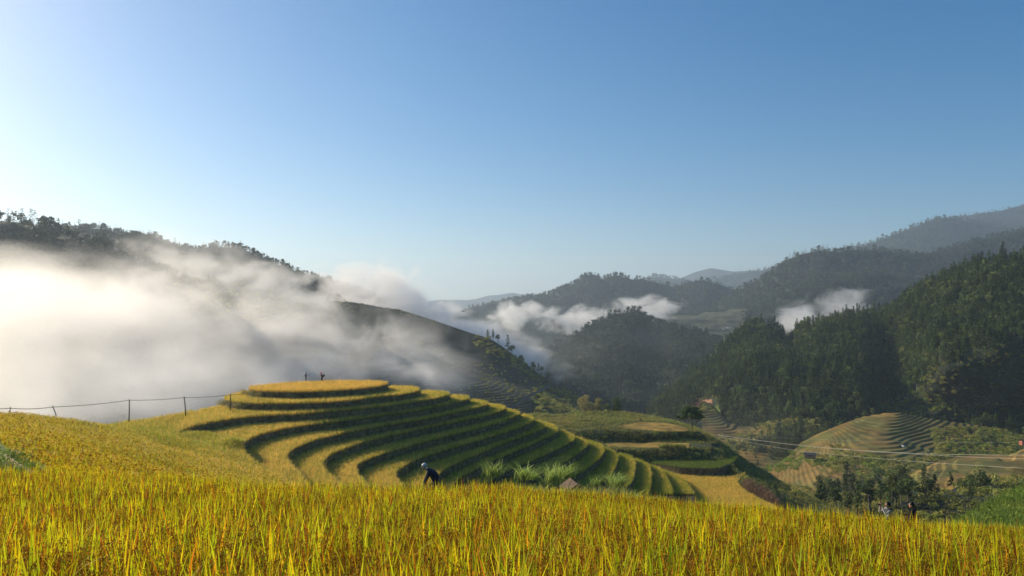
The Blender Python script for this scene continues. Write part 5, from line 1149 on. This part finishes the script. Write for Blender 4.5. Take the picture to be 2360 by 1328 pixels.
# helmeted farmer bending in the field, facing left (-X), seen from behind the shoulder
J = {'pelvis': ((.22, 0, .78), (.17, .15)), 'waist': ((.17, 0, .98), (.22, .20)), 'chest': ((.00, 0, 1.20), (.24, .21)), 'neck': ((-.16, 0, 1.28), .065),
     'shL': ((-.06, -.21, 1.14), .085), 'elL': ((-.14, -.26, .86), .06), 'wrL': ((-.22, -.20, .63), .042), 'haL': ((-.25, -.19, .55), .036),
     'shR': ((-.08, .20, 1.14), .085), 'elR': ((-.20, .24, .88), .06), 'wrR': ((-.30, .16, .66), .042), 'haR': ((-.33, .15, .58), .036),
     'hipL': ((.22, -.12, .72), .115), 'kneeL': ((.10, -.15, .42), .075), 'ankL': ((.26, -.14, .08), .05), 'toeL': ((.08, -.15, .03), .045),
     'hipR': ((.22, .12, .72), .115), 'kneeR': ((.08, .14, .42), .075), 'ankR': ((.22, .14, .08), .05), 'toeR': ((.04, .15, .03), .045)}
fpos = at(993, 1069, 35); FZ = fpos[2] - 1.66
pA = person((fpos[0], 35, FZ), 'person in dark navy jacket and white helmet bending over behind the rice crest', J, BODY, ['navy', 'navy', 'skin'], fmat, 0, [((-.25, -.19, .55), (-.2, 0, -1), 1), ((-.33, .15, .58), (-.2, 0, -1), -1)])
pA.scale = (1.15, 1.15, 1.15)
hd = head(pA, (-.27, 0, 1.34), (math.pi - .2, .45), .088, True)
mb = MB(); rt = Matrix.Rotation(math.pi - .2, 3, 'Z') @ Matrix.Rotation(.45, 3, 'Y'); mb.ball((-.265, 0, 1.385), (.112, .102, .092), nu=18, nv=12, rot=rt); link('helmet', mb.mesh('helmet'), [M['helmet']], hd)
mb = MB(); mb.tube([(-.10, -.11, 1.27), (-.22, -.09, 1.24), (-.22, .09, 1.24), (-.10, .11, 1.27)], .022, 6); link('collar', mb.mesh('collar'), [M['palecloth']], pA)
# two people at the right
def standing(arms):
    J = {'pelvis': ((0, 0, .92), (.15, .12)), 'waist': ((0, 0, 1.08), (.155, .12)), 'chest': ((0, 0, 1.28), (.18, .13)), 'neck': ((0, 0, 1.44), .058),
         'hipL': ((0, .10, .88), .095), 'kneeL': ((.03, .11, .48), .065), 'ankL': ((-.02, .11, .09), .045), 'toeL': ((.13, .12, .04), .04),
         'hipR': ((0, -.10, .88), .095), 'kneeR': ((.03, -.11, .48), .065), 'ankR': ((-.02, -.11, .09), .045), 'toeR': ((.13, -.12, .04), .04),
         'shL': ((0, .185, 1.38), .07), 'shR': ((0, -.185, 1.38), .07)}
    J.update(arms); return J
# facing +X locally
pp = at(2048, 1156.5, 31); 
J = standing({'elL': ((.20, .20, 1.24), .05), 'wrL': ((.27, .07, 1.48), .036), 'haL': ((.29, .04, 1.55), .034), 'elR': ((.30, -.17, 1.22), .05), 'wrR': ((.30, -.10, 1.47), .036), 'haR': ((.31, -.07, 1.55), .034)})
def fm2(a, b):
    s = {a, b}
    if s & {'haL', 'haR', 'hand'}: return 2
    if s & {'elL', 'elR', 'wrL', 'wrR'}: return 3
    if s & {'hipL', 'kneeL', 'ankL', 'hipR', 'kneeR', 'ankR', 'toeL', 'toeR'}: return 1
    return 0
pB = person((pp[0], 31, pp[2] - 1.70), 'person with pale sleeves and dark vest holding a camera up at the right', J, BODY, ['greycloth', 'black', 'skin', 'palecloth'], fm2, math.pi * .97, [((.29, .04, 1.55), (.2, -.2, 1), 1), ((.31, -.07, 1.55), (.2, .2, 1), -1)])
head(pB, (.03, 0, 1.58), (0, .05), .105)
mb = MB(); mb.box((.335, -.01, 1.575), (.045, .125, .085)); mb.tube([(.355, -.01, 1.575), (.41, -.01, 1.575)], .034, 12)
cm0 = link('hand_camera', mb.mesh('hand_camera', False), [M['dark_plastic']], None, pB.location); cm0.rotation_euler = pB.rotation_euler; tag(cm0, 'small dark camera held up by the person with pale sleeves', 'camera')
pp = at(2097.5, 1157, 31)
J = standing({'elL': ((.02, .25, 1.10), .052), 'wrL': ((.12, .22, .88), .036), 'haL': ((.15, .21, .80), .034), 'elR': ((.02, -.25, 1.10), .052), 'wrR': ((.12, -.22, .88), .036), 'haR': ((.15, -.21, .80), .034)})
pC = person((pp[0] + .12, 31, pp[2] - 1.72), 'person in plain black jacket looking left beside the photographer', J, BODY, ['black', 'black', 'skin'], fmat, math.pi * .78, [((.15, .21, .80), (.2, 0, -1), 1), ((.15, -.21, .80), (.2, 0, -1), -1)])
head(pC, (.06, -.01, 1.585), (.25, .02), .108)
# two people on the top terrace
TZ = -13.22
pp = at(705, 877, 146.6)
J = standing({'elL': ((.06, .24, 1.12), .055), 'wrL': ((.26, .16, 1.02), .04), 'haL': ((.33, .14, 1.02), .036), 'elR': ((.02, -.24, 1.12), .055), 'wrR': ((.24, -.16, .98), .04), 'haR': ((.32, -.14, .98), .036)})
pD = person((pp[0], 146.6, TZ), 'person in dark clothes carrying a long pole on the top terrace', J, BODY, ['greycloth', 'black', 'skin'], fmat, math.pi * .95, [((.33, .14, 1.02), (1, 0, 0), 1), ((.32, -.14, .98), (1, 0, 0), -1)])
head(pD, (.03, 0, 1.56), (0, 0))
mb = MB(); mb.tube([(.45, .05, .93), (-.1, .05, .98), (-1.15, .10, 1.28)], [.028, .028, .016], 6); o = link('long_pole', mb.mesh('long_pole'), [M['wood']], None, pD.location); o.rotation_euler = pD.rotation_euler; tag(o, 'long thin pole held level by the dark dressed person on the top terrace', 'pole')
pp = at(742, 875, 146.2)
J = {'pelvis': ((0, 0, .78), (.17, .16)), 'waist': ((.02, 0, .95), (.14, .13)), 'chest': ((.08, 0, 1.16), (.16, .14)), 'neck': ((.14, 0, 1.33), .055), 'skirt': ((.02, 0, .45), (.27, .25)), 'hem': ((.05, 0, .22), (.34, .30)),
     'shL': ((.08, .17, 1.26), .07), 'elL': ((.14, .22, 1.05), .05), 'wrL': ((.30, .14, 1.12), .038), 'haL': ((.35, .12, 1.15), .034), 'shR': ((.08, -.17, 1.26), .07), 'elR': ((.14, -.22, 1.05), .05), 'wrR': ((.30, -.14, 1.12), .038), 'haR': ((.35, -.12, 1.15), .034),
     'ankL': ((.06, .12, .10), .05), 'toeL': ((.22, .13, .04), .045), 'ankR': ((.0, -.12, .10), .05), 'toeR': ((.16, -.13, .04), .045)}
E2 = [('pelvis', 'waist'), ('waist', 'chest')] + ARMS + [('pelvis', 'skirt'), ('skirt', 'hem'), ('hem', 'ankL'), ('ankL', 'toeL'), ('hem', 'ankR'), ('ankR', 'toeR')]
def fm3(a, b):
    s = {a, b}
    if s & {'haL', 'haR', 'hand'}: return 2
    if s & {'skirt', 'hem', 'ankL', 'ankR'}: return 1
    return 0
pE = person((pp[0], 146.2, TZ), 'person in a wide dark skirt and broad red headdress on the top terrace', J, E2, ['dress', 'dress', 'skin'], fm3, math.pi, [((.35, .12, 1.15), (1, 0, .3), 1), ((.35, -.12, 1.15), (1, 0, .3), -1)])
hd = head(pE, (.16, 0, 1.46), (0, .1))
mb = MB(); mb.ball((.17, 0, 1.60), (.34, .34, .10), nu=18, nv=8); mb.ball((.15, 0, 1.56), (.17, .17, .12)); link('headdress', mb.mesh('headdress'), [M['pinkred']], hd)
mb = MB(); V = []; ns = 12
for j, (z, rad) in enumerate([(0, .12), (.15, .17), (.40, .24), (.55, .27)]):
    V += [(math.cos(q) * rad, math.sin(q) * rad * .85, z) for q in np.arange(ns) * 2 * math.pi / ns]
mb.add(V, [(j * ns + i, j * ns + (i + 1) % ns, (j + 1) * ns + (i + 1) % ns, (j + 1) * ns + i) for j in range(3) for i in range(ns)] + [tuple(range(ns - 1, -1, -1))])
o = link('back_basket', mb.mesh('back_basket'), [M['wicker']], None, (pp[0] + .20, 146.2, TZ + .76)); o.rotation_euler = (0, .28, 0); tag(o, 'tall wicker basket on the back of the person with the red headdress', 'basket')
# ------------------------------------------------------------------ mist banks and air
def mistmat(name, dens, cut, nsc, warm=(1, .995, .985), aniso=.55, gain=2.2, detail=3.0):
    m = bpy.data.materials.new(name); m.use_nodes = True; n = m.node_tree.nodes; l = m.node_tree.links
    n.remove(n['Principled BSDF'])
    pv = n.new('ShaderNodeVolumePrincipled'); pv.inputs['Color'].default_value = (*warm, 1); pv.inputs['Anisotropy'].default_value = aniso
    tc = n.new('ShaderNodeTexCoord'); ln = n.new('ShaderNodeVectorMath'); ln.operation = 'LENGTH'
    l.new(tc.outputs['Object'], ln.inputs[0])
    g = n.new('ShaderNodeNewGeometry')
    mp = n.new('ShaderNodeMapping'); mp.inputs['Scale'].default_value = (nsc, nsc * .7, nsc * 1.5); mp.inputs['Rotation'].default_value = (0, R(28), 0)
    l.new(g.outputs['Position'], mp.inputs[0])
    ns = n.new('ShaderNodeTexNoise'); ns.inputs['Scale'].default_value = 1; ns.inputs['Detail'].default_value = detail; ns.inputs['Roughness'].default_value = .58
    ns.inputs['Distortion'].default_value = .6
    l.new(mp.outputs[0], ns.inputs['Vector'])
    def mth(op, a, b=None, c=None, clamp=False):
        q = n.new('ShaderNodeMath'); q.operation = op; q.use_clamp = clamp
        for i, v in enumerate((a, b, c)):
            if v is None: continue
            if isinstance(v, (int, float)): q.inputs[i].default_value = v
            else: l.new(v, q.inputs[i])
        return q.outputs[0]
    fall = mth('SUBTRACT', 1.0, ln.outputs['Value'])                 # 0 at rim, 1 in the middle
    nn = mth('SUBTRACT', ns.outputs[0], cut)
    a = mth('MULTIPLY_ADD', nn, gain, mth('MULTIPLY', fall, 1.3))
    a = mth('MULTIPLY', mth('MINIMUM', mth('MAXIMUM', a, 0.0), 1.0), mth('MULTIPLY', fall, 5.0, clamp=True))
    l.new(mth('MULTIPLY', a, dens), pv.inputs['Density'])
    l.new(pv.outputs[0], n['Material Output'].inputs['Volume'])
    return m
MM = {'thick': mistmat('mist_thick', .0110, .53, 1 / 50, aniso=.52, gain=4.0, detail=5), 'mid': mistmat('mist_mid', .0135, .57, 1 / 36, aniso=.5, gain=5.0, detail=6), 'thin': mistmat('mist_thin', .010, .58, 1 / 30, aniso=.5, gain=5.0, detail=6),
      'puff': mistmat('mist_puff', .040, .57, 1 / 38, aniso=.45, gain=4.6, detail=6), 'veil': mistmat('mist_veil', .0016, .62, 1 / 130)}
sph = MB(); sph.ball((0, 0, 0), 1.0, nu=24, nv=14)
def mist(px, py, D, rx, ry, rz, mat, label, rot=0):
    """ellipsoid of mist; radii in metres"""
    me = sph.mesh('mist_bank', True)
    o = link('mist_bank', me, [MM[mat]]); o.location = at(px, py, D); o.scale = (rx, ry, rz); o.rotation_euler = (0, R(rot), 0)
    tag(o, label, None, None, 'stuff'); return o
mist(-40, 800, 340, 110, 150, 40, 'thick', 'glowing thick mist at the far left behind the rice slope')
mist(100, 900, 250, 85, 90, 24, 'thick', 'pale mist behind the fence posts')
mist(330, 900, 250, 70, 60, 20, 'mid', 'pale mist low behind the fence, right of the thick bank')
mist(260, 780, 330, 90, 130, 38, 'thick', 'bright mist left of the terraced hill')
mist(20, 680, 400, 115, 130, 32, 'thick', 'glowing mist below the left mountain')
mist(430, 720, 380, 78, 80, 27, 'mid', 'drifting mist in front of the left mountain', 20)
mist(520, 630, 560, 95, 60, 25, 'mid', 'streak of mist along the left mountain side', 22)
mist(330, 610, 600, 95, 60, 20, 'mid', 'streak of mist high on the left mountain', 10)
mist(640, 665, 520, 55, 50, 20, 'mid', 'mist between the spur trees and the left mountain', 25)
mist(480, 850, 270, 55, 60, 26, 'mid', 'mist at the left edge of the terraced hill')
mist(700, 850, 300, 62, 60, 24, 'thin', 'thin mist behind the two people on the top terrace')
mist(930, 820, 330, 42, 50, 26, 'thin', 'wisp of mist rising behind the upper terraces', -20)
mist(790, 830, 330, 70, 60, 26, 'thin', 'soft mist right of the two people on the top terrace')
mist(1000, 860, 330, 30, 50, 18, 'thin', 'faint wisp above the right end of the upper terraces')
mist(560, 770, 380, 80, 60, 30, 'mid', 'cream coloured mist above the fence and the terrace ends', 10)
mist(250, 930, 190, 60, 40, 14, 'mid', 'low mist resting behind the ridge fence')
mist(700, 720, 440, 75, 60, 30, 'thin', 'mist smoking over the misty spur', 15)
mist(850, 760, 420, 60, 60, 22, 'thin', 'thin drifting mist on the upper slope of the spur', 25)
mist(840, 685, 800, 100, 90, 44, 'puff', 'thick cloud of mist pouring behind the spur')
mist(980, 735, 800, 115, 90, 36, 'puff', 'bright mist sliding down behind the spur', 20)
mist(1130, 790, 780, 100, 90, 30, 'puff', 'lower tongue of the mist behind the spur', 22)
mist(1190, 725, 1500, 70, 90, 36, 'puff', 'small round mist cloud left of the cone hill')
mist(1330, 738, 1450, 95, 90, 34, 'puff', 'ragged mist cloud behind the cone hill')
mist(1490, 712, 1500, 90, 90, 34, 'puff', 'low mist cloud above the cone hill')
mist(1830, 735, 1050, 48, 60, 32, 'puff', 'white mist cloud rising behind the pine ridge')
mist(1935, 705, 1080, 52, 60, 30, 'puff', 'mist tongue at the right behind the pine ridge', -15)
mist(2050, 1120, 230, 50, 30, 16, 'veil', 'thin mist between the gorge trees')
mist(1350, 830, 900, 190, 110, 70, 'veil', 'thin bluish mist filling the valley')
mist(1750, 1040, 400, 70, 70, 45, 'veil', 'thin mist in the gorge beside the brown terraces')
# haze
hz_m = bpy.data.materials.new('haze_air'); hz_m.use_nodes = True; hn = hz_m.node_tree.nodes; hn.remove(hn['Principled BSDF'])
pv = hn.new('ShaderNodeVolumePrincipled'); pv.inputs['Color'].default_value = (.70, .85, 1.0, 1); pv.inputs['Density'].default_value = 0.00015; pv.inputs['Anisotropy'].default_value = .38
hz_m.node_tree.links.new(pv.outputs[0], hn['Material Output'].inputs['Volume'])
mb = MB(); mb.box((0, 6000, 105), (15000, 13000, 880)); me = mb.mesh('haze', False)
tag(link('haze', me, [hz_m]), 'blue morning haze in the valley air', None, None, 'stuff')
